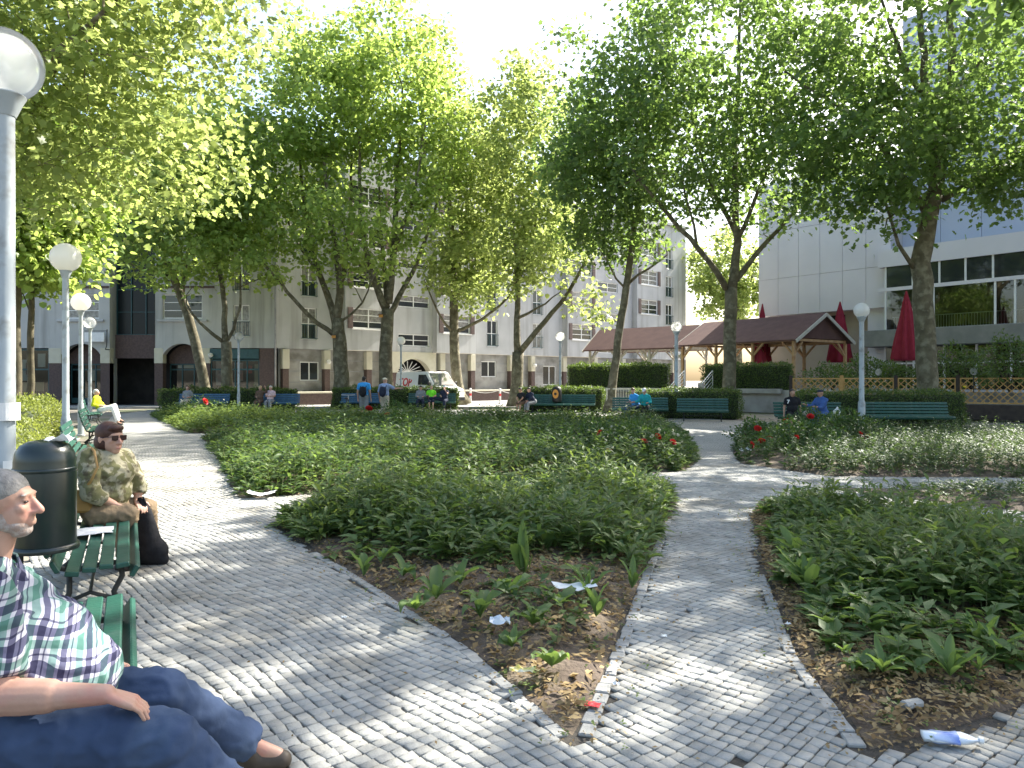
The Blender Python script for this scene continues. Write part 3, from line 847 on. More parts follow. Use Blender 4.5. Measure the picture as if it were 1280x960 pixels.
def leaf_object(name, Pp, D, N, size, templ, mat, parent=None, loc=None):
    V, Fa, k = leaf_arrays(Pp, D, N, size, templ)
    if loc is not None: V = V - np.asarray(loc)[None]
    rv = np.repeat(RNG.random(len(Pp)), k)
    return mobj(name, np_mesh(name, V, Fa, rv), mat, parent)

# ================================================================== trees
def resample(pts, rad, step=.6):
    op, orr = [], []
    for i in range(len(pts)-1):
        a, b = Vector(pts[i]), Vector(pts[i+1]); n = max(1, int((b-a).length/step))
        for k in range(n):
            op.append(a.lerp(b, k/n)); orr.append(rad[i] + (rad[i+1]-rad[i])*k/n)
    op.append(Vector(pts[-1])); orr.append(rad[-1])
    return op, orr

def smooth_line(op, it=2):
    op = [p.copy() for p in op]
    for _ in range(it):
        op = [op[0]] + [(op[i-1] + op[i]*2 + op[i+1])/4 for i in range(1, len(op)-1)] + [op[-1]]
    return op

def tree(name, label, trunk, trad, limbs, crown, n_cl, per, lsize, mat, templ=LOBED, seed=1, bark=None, group=None,
         spread=(.60,.38), cat='tree', shell=.35, cut=None):
    """trunk: world points, trad radii; limbs: [(points, r0, r1)]; crown: [(centre, radii, weight)]"""
    rg = np.random.default_rng(seed); rr = random.Random(seed)
    base = Vector((trunk[0][0], trunk[0][1], 0))
    root = empty(name, base, 0, label, cat, group)
    wood = MB(); nodes = []; nrad = []
    tp, tr = resample(trunk, trad)
    tp = smooth_line(tp, 3)
    tr = [r*(1 + .55*math.exp(-max(0, p.z)/.35)) for p, r in zip(tp, tr)]
    wob = [p + Vector((rr.gauss(0,.02), rr.gauss(0,.02), 0)) for p in tp]; wob[0] = tp[0]
    wood.tube([p - base for p in wob], tr, 12)
    for p, r in zip(tp, tr):
        if p.z > tp[-1].z*.5: nodes.append(p); nrad.append(r)
    for pts, r0, r1 in limbs:
        lp, lr = resample(pts, [r0 + (r1-r0)*i/(len(pts)-1) for i in range(len(pts))])
        lp = smooth_line(lp, 3)
        lp = [p + Vector((rr.gauss(0,.03), rr.gauss(0,.06), rr.gauss(0,.02))) for p in lp]
        wood.tube([p - base for p in lp], lr, 8)
        for i, (p, r) in enumerate(zip(lp, lr)):
            if i > len(lp)*.25: nodes.append(p); nrad.append(r)
    # clusters of foliage
    cl = []
    ws = np.array([c[2] for c in crown]); ws = ws/ws.sum()
    while len(cl) < n_cl:
        c, rad, _ = crown[rg.choice(len(crown), p=ws)]
        v = rg.normal(size=3); v /= np.linalg.norm(v)
        q = (shell + (1-shell)*rg.random())**.8 if rg.random() < .8 else rg.random()**.4
        p = Vector(c) + Vector(v*q*np.array(rad))
        if cut and cut(p): continue
        cl.append(p)
    nd = np.array([n[:] for n in nodes]); nr = list(nrad)
    order = sorted(range(len(cl)), key=lambda i: float(np.min(np.linalg.norm(nd - np.array(cl[i][:]), axis=1))))
    LP, LD = [], []
    for i in order:
        c = cl[i]; ca = np.array(c[:])
        dv = ca[None] - nd; d = np.linalg.norm(dv, axis=1)
        cost = d * (1 + .6*np.clip(-dv[:,2]/(d+1e-6), 0, 1)) - .8*np.array(nr)
        j = int(np.argmin(cost)); q = Vector(nd[j]); L = (c - q).length
        if L < .05: continue
        up = Vector((0,0,1)); mid1 = q.lerp(c, .4) + up*.10*L + Vector(rg.normal(0,.05*L,3)); mid2 = q.lerp(c, .75) + up*.08*L + Vector(rg.normal(0,.05*L,3))
        r0 = min(nr[j]*.75, .018 + .018*L); r1 = .007
        wood.tube([q-base, mid1-base, mid2-base, c-base], [r0, r0*.7+r1*.3, r0*.35+r1*.65, r1], 5, cap=False)
        nd = np.vstack([nd, np.array([mid1[:], mid2[:], c[:]])]); nr += [r0*.75, r0*.5, r1*1.3]
        k = max(6, int(per*rg.uniform(.5,1.5)))
        off = np.clip(rg.normal(0, 1, (k,3)),-1.7,1.7)*np.array([spread[0],spread[0],spread[1]])*rg.uniform(.6,1.25)
        pts = ca[None] + off
        # some leaves along the twig
        kk = k//5; tt = rg.uniform(.3,1,kk)[:,None]
        pts[:kk] = np.array(q[:])[None]*(1-tt) + ca[None]*tt + rg.normal(0,.22,(kk,3))
        LP.append(pts)
        dd = off*.6 + rg.normal(0,.6,(k,3)); dd[:,2] -= .35
        LD.append(dd)
    LP = np.concatenate(LP); LD = np.concatenate(LD); n = len(LP)
    N = rg.normal(0,.55,(n,3)); N[:,2] += 1.0
    wood.build('trunk', bark or M_bark, root, smooth=True)
    leaf_object('crown', LP, LD, N, lsize*rg.uniform(.5,1.4,n), templ, mat, root, tuple(base))
    return root

def PL(Y, *pp):
    """polyline of (px, py[, dY])"""
    return [P(q[0], q[1], Y + (q[2] if len(q) > 2 else 0)) for q in pp]

def ground_first(line):
    line[0].z = -.02
    return line

def EL(px, py, Y, rx, ry, rz, w=1.0):
    """crown ellipsoid centred on a pixel, radii in pixels (x, z) and metres (depth)"""
    c = P(px, py, Y); s = Y/F_PX
    return (c, (rx*s, ry, rz*s), w)

# pair of tall planes in the middle
tree('plane_tree', 'stout two-forked plane tree with a low bare limb sweeping left', ground_first(PL(43, (428,513),(427,470),(424,425),(421,398))), [.50,.44,.40,.34],
     [(PL(43,(421,400),(428,350),(417,300,-.5),(408,240,-1),(400,150,-1)), .26,.06), (PL(43,(420,404),(405,358,.5),(387,307,1),(378,240,1.5),(370,150,1)), .22,.05),
      (PL(43,(419,420),(376,387,-1),(341,340,-2),(322,322,-2.5)), .15,.05), (PL(43,(428,402),(445,390,-1),(462,366,-2),(470,340,-3)), .08,.03),
      (PL(43,(424,372),(436,300,2),(440,220,3),(438,120,3)), .16,.05), (PL(43,(400,345),(370,300,2),(345,240,3),(335,180,3)), .10,.03)],
     [EL(395,132,43,85,5.5,112,5), EL(360,215,43,52,4.5,85,1.4), EL(345,325,41.5,38,2.5,35,.35), EL(420,300,41,55,4,60,1.0)], 400, 40, .235, M_leaf, FIVE, 11)
tree('plane_tree', 'tallest plane tree, behind the two walkers with rucksacks', ground_first(PL(44, (483,511),(482,470),(483,420),(484,386))), [.46,.40,.38,.36],
     [(PL(44,(482,388),(462,342,-.5),(450,270,-1),(448,160,-1)), .24,.06), (PL(44,(485,380),(493,300,0),(497,220,.5),(503,110,0)), .24,.06),
      (PL(44,(488,394),(515,342,1),(540,280,2),(560,200,2)), .19,.05), (PL(44,(470,360),(440,320,-2),(425,270,-3)), .10,.03), (PL(44,(494,310),(520,240,-2),(532,150,-2.5)), .12,.04),
      (PL(44,(484,384),(476,300,2.5),(474,200,3.5)), .16,.05)],
     [EL(500,115,44,80,5.5,110,5), EL(545,190,44,50,5,90,1.8), EL(480,290,42.5,70,4,70,1.2)], 400, 40, .235, M_leaf, FIVE, 12)
tree('plane_tree', 'slim plane tree beside the roped bollards', ground_first(PL(50, (576,504),(571,480),(567,417),(567,350),(566,300))), [.50,.36,.31,.26,.2],
     [(PL(50,(566,415),(548,398,-1),(543,378,-2),(530,350,-2)), .10,.04), (PL(50,(570,414),(590,408,-1),(615,392,-1),(640,367,-2),(650,345,-2)), .13,.05),
      (PL(50,(570,372),(590,340,0),(604,290,1)), .12,.04), (PL(50,(566,305),(560,230,0),(562,150,0)), .18,.05), (PL(50,(568,340),(585,250,1),(600,170,1)), .13,.04)],
     [EL(585,240,50,55,5,130,4), EL(590,330,48,65,4,65,1.4)], 330, 40, .25, M_leaf_y, FIVE, 13)
tree('plane_tree', 'plane tree forking low into a V beside the pair on the bench', ground_first(PL(45, (645,509),(646,480),(648,440))), [.42,.36,.34],
     [(PL(45,(647,442),(646,400),(648,345,.3),(643,300,.5),(640,220,1)), .23,.06), (PL(45,(650,440),(670,412,-.5),(702,380,-1),(727,337,-2),(745,300,-2.5)), .20,.06),
      (PL(45,(648,398),(672,386,-1),(700,365,-2)), .10,.03), (PL(45,(648,350),(660,320,.5),(668,290,1),(680,220,1)), .15,.05)],
     [EL(660,200,45,65,5,135,4), EL(690,300,44,60,4.5,60,1.2), EL(640,320,45,40,4,60,.6), EL(735,385,43,35,2.5,25,.3)], 340, 42, .24, M_leaf_y, FIVE, 14)
tree('plane_tree', 'thin leaning plane tree with a bright edge beside the white railing', ground_first(PL(37, (762,516),(767,460),(777,395),(787,330),(796,270),(798,220))), [.26,.20,.19,.17,.14,.11],
     [(PL(37,(787,352),(800,342),(822,330,-1),(835,318,-1)), .08,.03), (PL(37,(796,275),(770,250,1),(745,220,1)), .09,.03), (PL(37,(797,240),(810,180,0),(812,110,0)), .09,.03), (PL(37,(783,362),(760,335,-1),(748,310,-1)), .06,.02)],
     [EL(775,190,37,75,4.5,120,4), EL(770,290,37,65,3.5,50,1.2), EL(720,200,37,45,4,110,1.5)], 260, 40, .22, M_leaf_d, LOBED, 15)
tree('plane_tree', 'tall plane tree with a straight pale trunk before the terrace steps', ground_first(PL(33, (912,521),(912,470),(912,407),(914,357))), [.34,.29,.28,.28],
     [(PL(33,(914,360),(922,320),(920,267),(917,200,0),(923,100,0),(925,0,0)), .22,.06), (PL(33,(908,360),(886,322,-.5),(850,285,-1),(815,245,-1.5),(785,205,-2)), .15,.04),
      (PL(33,(919,350),(940,322,.5),(973,287,1),(1003,255,1),(1030,225,1)), .14,.04), (PL(33,(921,300),(940,262,-1),(965,200,-1),(975,120,-1)), .12,.03),
      (PL(33,(918,290),(890,240,1),(868,170,2),(860,80,2)), .12,.03), (PL(33,(870,305),(862,260,0),(850,200,0)), .07,.03)],
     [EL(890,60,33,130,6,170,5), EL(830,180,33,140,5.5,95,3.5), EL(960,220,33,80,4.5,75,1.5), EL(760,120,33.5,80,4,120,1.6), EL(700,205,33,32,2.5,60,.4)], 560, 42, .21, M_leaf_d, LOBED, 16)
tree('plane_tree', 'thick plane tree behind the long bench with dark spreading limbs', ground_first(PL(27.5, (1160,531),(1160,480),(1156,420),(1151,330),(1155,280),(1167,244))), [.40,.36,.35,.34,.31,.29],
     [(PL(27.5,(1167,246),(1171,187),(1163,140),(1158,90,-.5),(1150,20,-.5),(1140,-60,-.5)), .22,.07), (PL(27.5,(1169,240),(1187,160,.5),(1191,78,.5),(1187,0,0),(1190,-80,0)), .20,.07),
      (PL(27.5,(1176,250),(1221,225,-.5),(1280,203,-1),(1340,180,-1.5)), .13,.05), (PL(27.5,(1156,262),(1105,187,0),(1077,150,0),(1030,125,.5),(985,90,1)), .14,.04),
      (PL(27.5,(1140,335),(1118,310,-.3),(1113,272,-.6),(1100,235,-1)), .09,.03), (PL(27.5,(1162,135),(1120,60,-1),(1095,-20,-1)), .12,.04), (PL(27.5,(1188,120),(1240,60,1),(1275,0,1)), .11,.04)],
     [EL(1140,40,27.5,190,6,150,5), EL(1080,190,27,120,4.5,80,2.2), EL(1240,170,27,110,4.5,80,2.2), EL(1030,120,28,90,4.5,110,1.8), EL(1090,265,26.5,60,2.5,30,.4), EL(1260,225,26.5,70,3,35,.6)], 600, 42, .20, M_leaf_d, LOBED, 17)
# left group
tree('plane_tree', 'plane tree with a kinked side branch above the blue bench of the couple', ground_first(PL(42, (286,512),(284,480),(283,427))), [.36,.31,.28],
     [(PL(42,(283,428),(280,386),(273,307,0),(261,240,.5),(255,160,.5)), .19,.05), (PL(42,(282,430),(262,415,-.5),(247,404,-1),(230,380,-1.5)), .12,.05), (PL(42,(285,425),(302,384,0),(307,372,0),(297,345,0),(300,300,0)), .10,.03),
      (PL(42,(277,345),(250,290,1),(235,230,1)), .12,.04), (PL(42,(276,320),(292,260,-1),(300,200,-1)), .11,.04)],
     [EL(275,215,42,70,5,105,4), EL(250,300,41,65,4,60,1.3), EL(320,290,41,45,3,65,.9)], 350, 38, .235, M_leaf, FIVE, 18)
tree('plane_tree', 'plane tree leaning left over the arched shop door', ground_first(PL(43.5, (262,510),(256,480),(241,415),(226,365),(212,342),(200,298))), [.34,.30,.27,.24,.20,.15],
     [(PL(43.5,(228,368),(236,320,.5),(232,270,1)), .12,.04), (PL(43.5,(205,315),(180,280,0),(160,240,0)), .10,.03), (PL(43.5,(202,300),(205,240,0),(208,180,0)), .10,.03), (PL(43.5,(215,346),(185,335,-1),(160,330,-1)), .07,.03)],
     [EL(195,230,43.5,70,4.5,80,3), EL(185,320,43,55,3.5,38,1), EL(215,190,43.5,60,4.5,80,2)], 300, 38, .235, M_leaf, FIVE, 19)
tree('plane_tree', 'straight dark trunk close beside the grey lamp post, larger of two', ground_first(PL(26, (20,534),(20,480),(20,400),(22,320))), [.20,.17,.15,.13],
     [(PL(26,(22,325),(35,260,0),(60,200,0)), .10,.03), (PL(26,(21,360),(5,300,0),(-20,250,0)), .08,.03)], [EL(20,200,26,90,3.5,110,3), EL(35,310,26,55,2.5,55,1.2)], 190, 46, .23, M_leaf, FIVE, 20, bark=M_bark_dark)
tree('plane_tree', 'slender dark trunk with a forked twig, smaller of two by the clipped hedge', ground_first(PL(27, (37,532),(38,480),(39,420),(38,380),(41,330))), [.15,.12,.11,.10,.08],
     [(PL(27,(39,395),(30,380,0),(27,365,0)), .04,.015), (PL(27,(41,335),(70,270,0),(95,220,0)), .07,.02)], [EL(70,230,27,75,3.5,85,3), EL(60,320,27,45,2.5,48,1)], 180, 46, .22, M_leaf, FIVE, 21, bark=M_bark_dark)
# big tree whose sunlit branches hang in from the left
tree('plane_tree', 'sunlit plane tree reaching in over the round lamps on the left', [Vector((-12.2,15,-.02)), Vector((-12.1,15,3)), Vector((-11.6,14.6,6))], [.45,.36,.30],
     [([Vector((-11.6,14.6,6)), Vector((-9.6,14.2,7.0)), Vector((-8.1,14,7.9)), Vector((-6.6,13.8,9.6))], .22,.05), ([Vector((-11.6,14.6,5.8)), Vector((-10.2,16,7.5)), Vector((-8.5,17,9)), Vector((-7,17.5,10.5))], .18,.05),
      ([Vector((-11.7,14.6,6)), Vector((-11.4,14.4,9)), Vector((-10.6,14,12))], .22,.07), ([Vector((-11.7,14.6,5.5)), Vector((-13.5,13,7.5)), Vector((-15,12,9))], .15,.05), ([Vector((-9.6,14.2,7.0)), Vector((-8,12.8,7.2)), Vector((-6.6,12,7.6))], .10,.03)],
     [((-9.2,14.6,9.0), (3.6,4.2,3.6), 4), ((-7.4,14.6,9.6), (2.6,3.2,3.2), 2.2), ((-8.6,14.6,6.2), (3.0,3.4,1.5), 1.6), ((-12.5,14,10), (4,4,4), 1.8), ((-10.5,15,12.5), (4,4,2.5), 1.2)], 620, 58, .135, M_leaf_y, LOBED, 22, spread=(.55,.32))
# hazy tree beyond the pavilion
tree('plane_tree', 'pale green tree far behind the pavilion roof', ground_first(PL(78, (925,498),(924,430),(922,380))), [.35,.3,.2],
     [(PL(78,(923,400),(905,350,0),(895,310,0)), .15,.05), (PL(78,(923,400),(940,350,0),(945,300,0)), .15,.05)], [EL(915,345,78,60,5,65,3)], 170, 46, .34, M_leaf_y, FIVE, 23)

def shade_tree(label, x, y, h, r, seed, cx=0.0, cy=0.0):
    b = Vector((x, y, -.02)); t = Vector((x+.2, y, h*.38))
    rr = random.Random(seed); limbs = []
    for k in range(6):
        a = k*1.05 + rr.random()*.5; e = Vector((x + cx + r*.7*math.cos(a), y + cy + r*.7*math.sin(a), h*rr.uniform(.6,.85)))
        limbs.append(([t, t.lerp(e,.5) + Vector((0,0,.4)), e], .17, .04))
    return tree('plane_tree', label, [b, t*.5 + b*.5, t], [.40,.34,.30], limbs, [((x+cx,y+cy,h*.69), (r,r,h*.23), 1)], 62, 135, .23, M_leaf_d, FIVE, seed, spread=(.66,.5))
# trees that stand beside the square and throw the dappled shade
shade_tree('plane tree to the right of the foreground path', 13.0, 12.3, 20, 5.6, 31, -1.3, .8)
shade_tree('plane tree by the right-hand beds, beyond the edge of the view', 18.0, 17.2, 20, 5.8, 32, -1.5, .5)
shade_tree('plane tree behind the place where one stands, right of the path', 12.0, 6.2, 20, 5.4, 33, -.8, .5)

# ================================================================== hedges and shrubs
def hedge(label, x0, x1, y0, y1, z1, rz, loc, mat, n, size=.06, round_=.12, cat='hedge', group=None, templ=OVAL, z0=0.0, name='hedge'):
    """clipped hedge: a dark twiggy heart and leaves all over it (local box, rotated by rz about loc)"""
    root = empty(name, loc, rz, label, cat, group)
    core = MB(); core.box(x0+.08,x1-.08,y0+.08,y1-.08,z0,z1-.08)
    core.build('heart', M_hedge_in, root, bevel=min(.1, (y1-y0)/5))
    lx, ly, lz = x1-x0, y1-y0, z1-z0
    areas = np.array([lx*ly, lx*lz, lx*lz, ly*lz, ly*lz]); f = RNG.choice(5, n, p=areas/areas.sum())
    a = RNG.random(n); b = RNG.random(n)
    Pp = np.zeros((n,3)); N = np.zeros((n,3))
    for k in range(5):
        m = f == k
        if k == 0: Pp[m] = np.c_[x0+a[m]*lx, y0+b[m]*ly, np.full(m.sum(), z1)]; N[m] = (0,0,1)
        elif k in (1,2):
            yy = y0 if k == 1 else y1
            Pp[m] = np.c_[x0+a[m]*lx, np.full(m.sum(), yy), z0+b[m]*lz]; N[m] = (0,-1 if k == 1 else 1,0)
        else:
            xx = x0 if k == 3 else x1
            Pp[m] = np.c_[np.full(m.sum(), xx), y0+a[m]*ly, z0+b[m]*lz]; N[m] = (-1 if k == 3 else 1,0,0)
    # lumpy surface and softened corners
    lump = .05*np.sin(Pp[:,0]*3.1+Pp[:,2]*2)+.04*np.sin(Pp[:,0]*7.3+Pp[:,1]*5)+.03*np.sin(Pp[:,2]*9+Pp[:,0]*4)
    c = np.array([(x0+x1)/2,(y0+y1)/2,(z0+z1)/2]); hh = np.array([lx/2,ly/2,lz/2])
    q = np.abs(Pp-c)/hh; corner = np.clip(np.sort(q,axis=1)[:,1]-.75,0,1)*4*round_
    Pp = Pp + N*(lump - corner + RNG.normal(0,.035,n))[:,None] + RNG.normal(0,.02,(n,3))
    stray = RNG.random(n) < .05
    Pp[stray] += N[stray]*RNG.uniform(.03,.14,stray.sum())[:,None]
    D = RNG.normal(0,.7,(n,3)) + N*.5 + np.array([0,0,.35]); NN = N + RNG.normal(0,.6,(n,3)) + np.array([0,0,.3])
    Pp[:,2] = np.maximum(Pp[:,2], z0+.02)
    leaf_object('foliage', Pp, D, NN, size*RNG.uniform(.7,1.4,n), templ, mat, root)
    return root

def blob(label, name, c, rad, mat, n, size, group=None, cat='shrub', templ=OVAL, inner=True, z0=0.0):
    """loose rounded shrub standing on the ground at c"""
    root = empty(name, (c[0],c[1],z0), 0, label, cat, group)
    if inner:
        st = MB()
        for k in range(7):
            a = random.random()*6.28; rr = random.uniform(.2,.7)
            st.tube([(0,0,0),(rad[0]*rr*.5*math.cos(a),rad[1]*rr*.5*math.sin(a),rad[2]*.8),(rad[0]*rr*math.cos(a),rad[1]*rr*math.sin(a),rad[2]*1.6)],[.03,.02,.008],5)
        st.build('stem', M_bark_dark, root)
    v = RNG.normal(size=(n,3)); v /= np.linalg.norm(v,axis=1,keepdims=True)
    v[:,2] = np.where(v[:,2] < -.7, -v[:,2], v[:,2])
    lump = 1 + .16*np.sin(v[:,0]*6+v[:,2]*3) + .14*np.sin(v[:,1]*7-v[:,2]*4) + .1*np.sin(v[:,2]*9+v[:,0]*5)
    q = np.where(RNG.random(n) < .7, RNG.uniform(.8,1.05,n), RNG.uniform(.3,.9,n))*lump
    Pp = v*q[:,None]*np.array(rad) + np.array([0,0,rad[2]])
    Pp[:,2] = np.maximum(Pp[:,2], .03)
    D = v*.7 + RNG.normal(0,.6,(n,3)); N = v + RNG.normal(0,.5,(n,3)) + np.array([0,0,.5])
    leaf_object('foliage', Pp, D, N, size*RNG.uniform(.7,1.4,n), templ, mat, root)
    return root

hg = 'clipped hedges behind the benches'
hedge('clipped dark hedge behind the bench with the man in a black shirt', -2.7, 2.75, -.55, .6, 1.22, R(-6), (12.75,26.0,0), M_hedge, 16000, .06, group=hg)
hedge('clipped hedge behind the empty bench and the couple in turquoise', -2.3, 2.15, -.5, .5, 1.22, R(-10), (7.5,31.9,0), M_hedge, 12000, .065, group=hg)
hedge('clipped hedge with a sunlit top behind the bench with the litter bin', -2.2, 2.0, -.5, .5, 1.25, R(-5), (2.7,38.6,0), M_hedge, 9000, .08, group=hg)
hedge('low clipped hedge behind the woman on the blue bench', -4.0, 3.3, -.4, .4, 1.15, 0, (-15.1,40.6,0), M_hedge, 10000, .09, group=hg)
hedge('clipped hedge in front of the white van', -3.6, 3.4, -.4, .4, 1.2, R(3), (-6.5,42.3,0), M_hedge, 10000, .09, group=hg)
# yellow-green box hedge behind the left-hand benches
bd = math.atan2(.889,-.458)
yg = 'yellow-green box hedge'
hedge('yellow-green clipped box hedge behind the bin and the lady', -3.2, 2.6, -.6, .65, .98, bd, (-7.35,10.2,0), M_hedge_y, 16000, .05, .3, group=yg)
hedge('brightly lit yellow-green box hedge at the foot of two round lamps', -3.6, 3.6, -.7, .7, 1.12, bd, (-11.5,17.3,0), M_hedge_y, 15000, .06, .35, group=yg)

# ================================================================== planting in the beds
def herbs(name, label, poly, n, h, k, leaf, mat, templ=LANCE, mask=None, hvar=.35, lean=.25, stem=True, kind='stuff', cat='plants', cup=.7, edge_drop=.8):
    x, y = sample_poly(poly, n)
    if mask is not None:
        m = mask(x, y); x = x[m]; y = y[m]
    n = len(x); d = edge_dist(x, y, poly)
    patch = .75 + .35*np.sin(x*1.7+y*.9) * np.sin(y*1.3-x*.6)
    H = h*RNG.uniform(1-hvar,1+hvar,n)*np.clip(.35+d/edge_drop,0.35,1)*np.clip(patch,.45,1.25)
    lx = RNG.normal(0,lean,n)*H; ly = RNG.normal(0,lean,n)*H
    t = (np.arange(k)+RNG.random((n,k)))/k; t = .12+.88*t
    bx = x[:,None]+lx[:,None]*t**1.5; by = y[:,None]+ly[:,None]*t**1.5; bz = .1*np.clip(d/.9,0,1)[:,None]+H[:,None]*t
    Pp = np.stack([bx,by,bz],-1).reshape(-1,3)
    a = RNG.uniform(0,2*np.pi,(n,k)); el = RNG.uniform(-.15,.9,(n,k))*cup
    D = np.stack([np.cos(a)*np.cos(el),np.sin(a)*np.cos(el),np.sin(el)],-1).reshape(-1,3)
    N = np.zeros_like(D); N[:,2] = 1; N += RNG.normal(0,.25,N.shape)
    sz = (leaf*RNG.uniform(.6,1.25,(n,k))*np.clip(1.15-.5*t,.5,1)).reshape(-1)
    V, Fa, kf = leaf_arrays(Pp, D, N, sz, templ)
    rv = np.repeat(RNG.random(len(Pp)), kf)
    me = np_mesh(name, V, Fa, rv)
    o = mobj(name, me, mat); tag(o, label, cat, kind=kind)
    if stem:
        w = .004
        b0 = np.stack([x,y,np.zeros(n)],-1); b1 = np.stack([x+lx*.35,y+ly*.35,H*.5],-1); b2 = np.stack([x+lx,y+ly,H*1.0+.08],-1)
        offs = np.array([(w,0,0),(-w*.5,w*.87,0),(-w*.5,-w*.87,0)])
        V = np.stack([b0[:,None]+offs, b1[:,None]+offs*.8, b2[:,None]+offs*.3],1).reshape(n,9,3)
        fl = []
        for r in range(2):
            for q in range(3): fl.append((r*3+q, r*3+(q+1)%3, r*3+3+(q+1)%3, r*3+3+q))
        Fa = (np.array(fl)[None]+9*np.arange(n)[:,None,None]).reshape(-1,4)
        so = mobj('stems', np_mesh('stems', V.reshape(-1,3), Fa), M_stem, o); so['kind'] = 'stuff'
    return o

dfront = lambda x, y: y > 6.25 + .35*np.sin(x*3) + .5*np.abs(x-.1)*(x < 0)
herbs('weeds', 'tangle of lance-leaved weeds filling the pointed bed', bed1, 1250, .44, 11, .20, M_herb, mask=dfront)
herbs('weeds', 'taller light green shoots standing above the pointed bed', bed1, 620, .58, 10, .16, M_herb_y, mask=lambda x,y: (y > 7.2), cup=1.0)
herbs('weeds', 'broad oval-leaved weeds mixed into the pointed bed', bed1, 330, .34, 8, .17, M_broad, OVAL, mask=lambda x,y: y > 6.5)
herbs('weeds', 'small mixed weeds growing through the leaf litter of the pointed bed', bed1, 260, .24, 8, .12, M_herb, OVAL, mask=lambda x,y: (y > 4.4) & (y < 7.2) & (edge_dist(x,y,bed1) > .2))
herbs('weeds', 'small mixed weeds along the front of the right-hand bed', bed4, 260, .22, 8, .11, M_herb_y, OVAL, mask=lambda x,y: (y > 3.9) & (y < 5.6) & (edge_dist(x,y,bed4) > .18))
herbs('ground_cover', 'low sparse seedlings on the bare soil of the pointed bed', bed1, 420, .08, 6, .055, M_herb_y, OVAL, mask=lambda x,y: y < 7.4, stem=False)
herbs('rose_foliage', 'mass of dark glossy rose foliage in the big middle bed', bed2, 4600, .50, 11, .15, M_rose, OVAL, hvar=.4)
herbs('ground_cover', 'bright low ground cover along the left edge of the big bed', bed2, 3600, .30, 9, .13, M_herb_y, OVAL, mask=lambda x,y: (edge_dist(x,y,bed2) < 1.5) & (x < 4.2), edge_drop=.35)
herbs('weeds', 'mixed leafy weeds among the roses of the big bed', bed2, 1700, .60, 9, .20, M_herb, mask=lambda x,y: y < 19)
herbs('rose_foliage', 'sunlit pale rose foliage in the far bed before the blue benches', bed3, 4200, .55, 8, .19, M_herb_y, OVAL, stem=False)
herbs('rose_foliage', 'dark rose foliage in the far bed', bed3, 3000, .5, 8, .18, M_rose, OVAL, stem=False, mask=lambda x,y: (x > -6) | (y > 29))
herbs('weeds', 'dense weeds in the right-hand bed', bed4, 1000, .40, 10, .19, M_herb, mask=lambda x,y: (edge_dist(x,y,bed4) > .17+.08*np.sin(y*4)) & (y > 4.75+.25*np.sin(x*5)))
herbs('weeds', 'broad oval-leaved weeds crowding the right-hand bed', bed4, 560, .30, 8, .19, M_broad, OVAL, mask=lambda x,y: (edge_dist(x,y,bed4) > .18) & (y > 4.1))
herbs('weeds', 'pale feathery shoots in the right-hand bed', bed4, 560, .50, 10, .15, M_herb_y, mask=lambda x,y: (edge_dist(x,y,bed4) > .3) & (y > 5.2), cup=1.0)
herbs('ground_cover', 'scattered seedlings along the edges of the right-hand bed', bed4, 1300, .08, 6, .055, M_herb_y, OVAL, mask=lambda x,y: (edge_dist(x,y,bed4) < .7) & (edge_dist(x,y,bed4) > .1), stem=False)
herbs('weeds', 'narrow strip of weeds between the two crossing paths', bed5, 620, .24, 9, .12, M_herb_b, mask=lambda x,y: (x > 5.6) & (edge_dist(x,y,bed5) > .12))
herbs('weeds', 'grey-green shrubby weeds in the right-hand back bed', bed6, 4300, .50, 10, .13, M_herb_b, LANCE, mask=lambda x,y: (x > 6.3) | (y < 13.6), edge_drop=.5)
herbs('rose_foliage', 'dark rose foliage along the path corner of the right-hand back bed', bed6, 3200, .42, 10, .13, M_rose, OVAL, mask=lambda x,y: (x < 8.2) & (y > 13.2), edge_drop=.3)

# dry leaves on the bare soil
def litter(name, label, poly, n, mask, s=.04):
    x, y = sample_poly(poly, n); m = mask(x, y); x = x[m]; y = y[m]; n = len(x)
    d = edge_dist(x, y, poly)
    z = .03 + .10*np.clip(d/.9,0,1) + RNG.uniform(0,.02,n)
    out_ = np.ones(len(x), bool)
    for b_ in BEDS: out_ &= ~in_poly(x, y, b_)
    z = np.where(out_, .02 + RNG.uniform(0,.004,n), z)
    D = RNG.normal(0,1,(n,3)); D[:,2] *= .25; N = RNG.normal(0,.35,(n,3)); N[:,2] += 1
    o = leaf_object(name, np.c_[x,y,z], D, N, s*RNG.uniform(.5,1.5,n), OVAL, M_litter)
    tag(o, label, 'leaf litter', kind='stuff')
litter('leaf_litter', 'dry brown leaves scattered over the tip of the pointed bed', bed1, 15000, lambda x,y: (y < 8.2) & (RNG.random(x.shape) < np.where(y < 7.0, .95, .4)), .05)
litter('leaf_litter', 'dry brown leaves along the front of the right-hand bed', bed4, 26000, lambda x,y: (edge_dist(x,y,bed4) < .75) | (y < 5.0), .042)
litter('leaf_litter', 'dry leaves at the left corner of the big bed', bed2, 2600, lambda x,y: (edge_dist(x,y,bed2) < .6) & (x < -1), .06)
def spill(b): return lambda x, y: (~in_poly(x,y,b)) & (RNG.random(x.shape) < np.exp(-edge_dist(x,y,b)/.09))
litter('leaf_litter', 'dry leaves and crumbs spilling over the border stones of the pointed bed', [(-3.3,3.1),(2.9,3.1),(3.0,10.5),(-3.3,10.5)], 26000, lambda x,y: spill(bed1)(x,y) & ~in_poly(x,y,bed4), .026)
litter('leaf_litter', 'dry leaves and crumbs spilling out of the right-hand bed onto the cobbles', [(1.2,3.0),(6,3.0),(6,9.5),(1.8,9.5)], 26000, spill(bed4), .026)
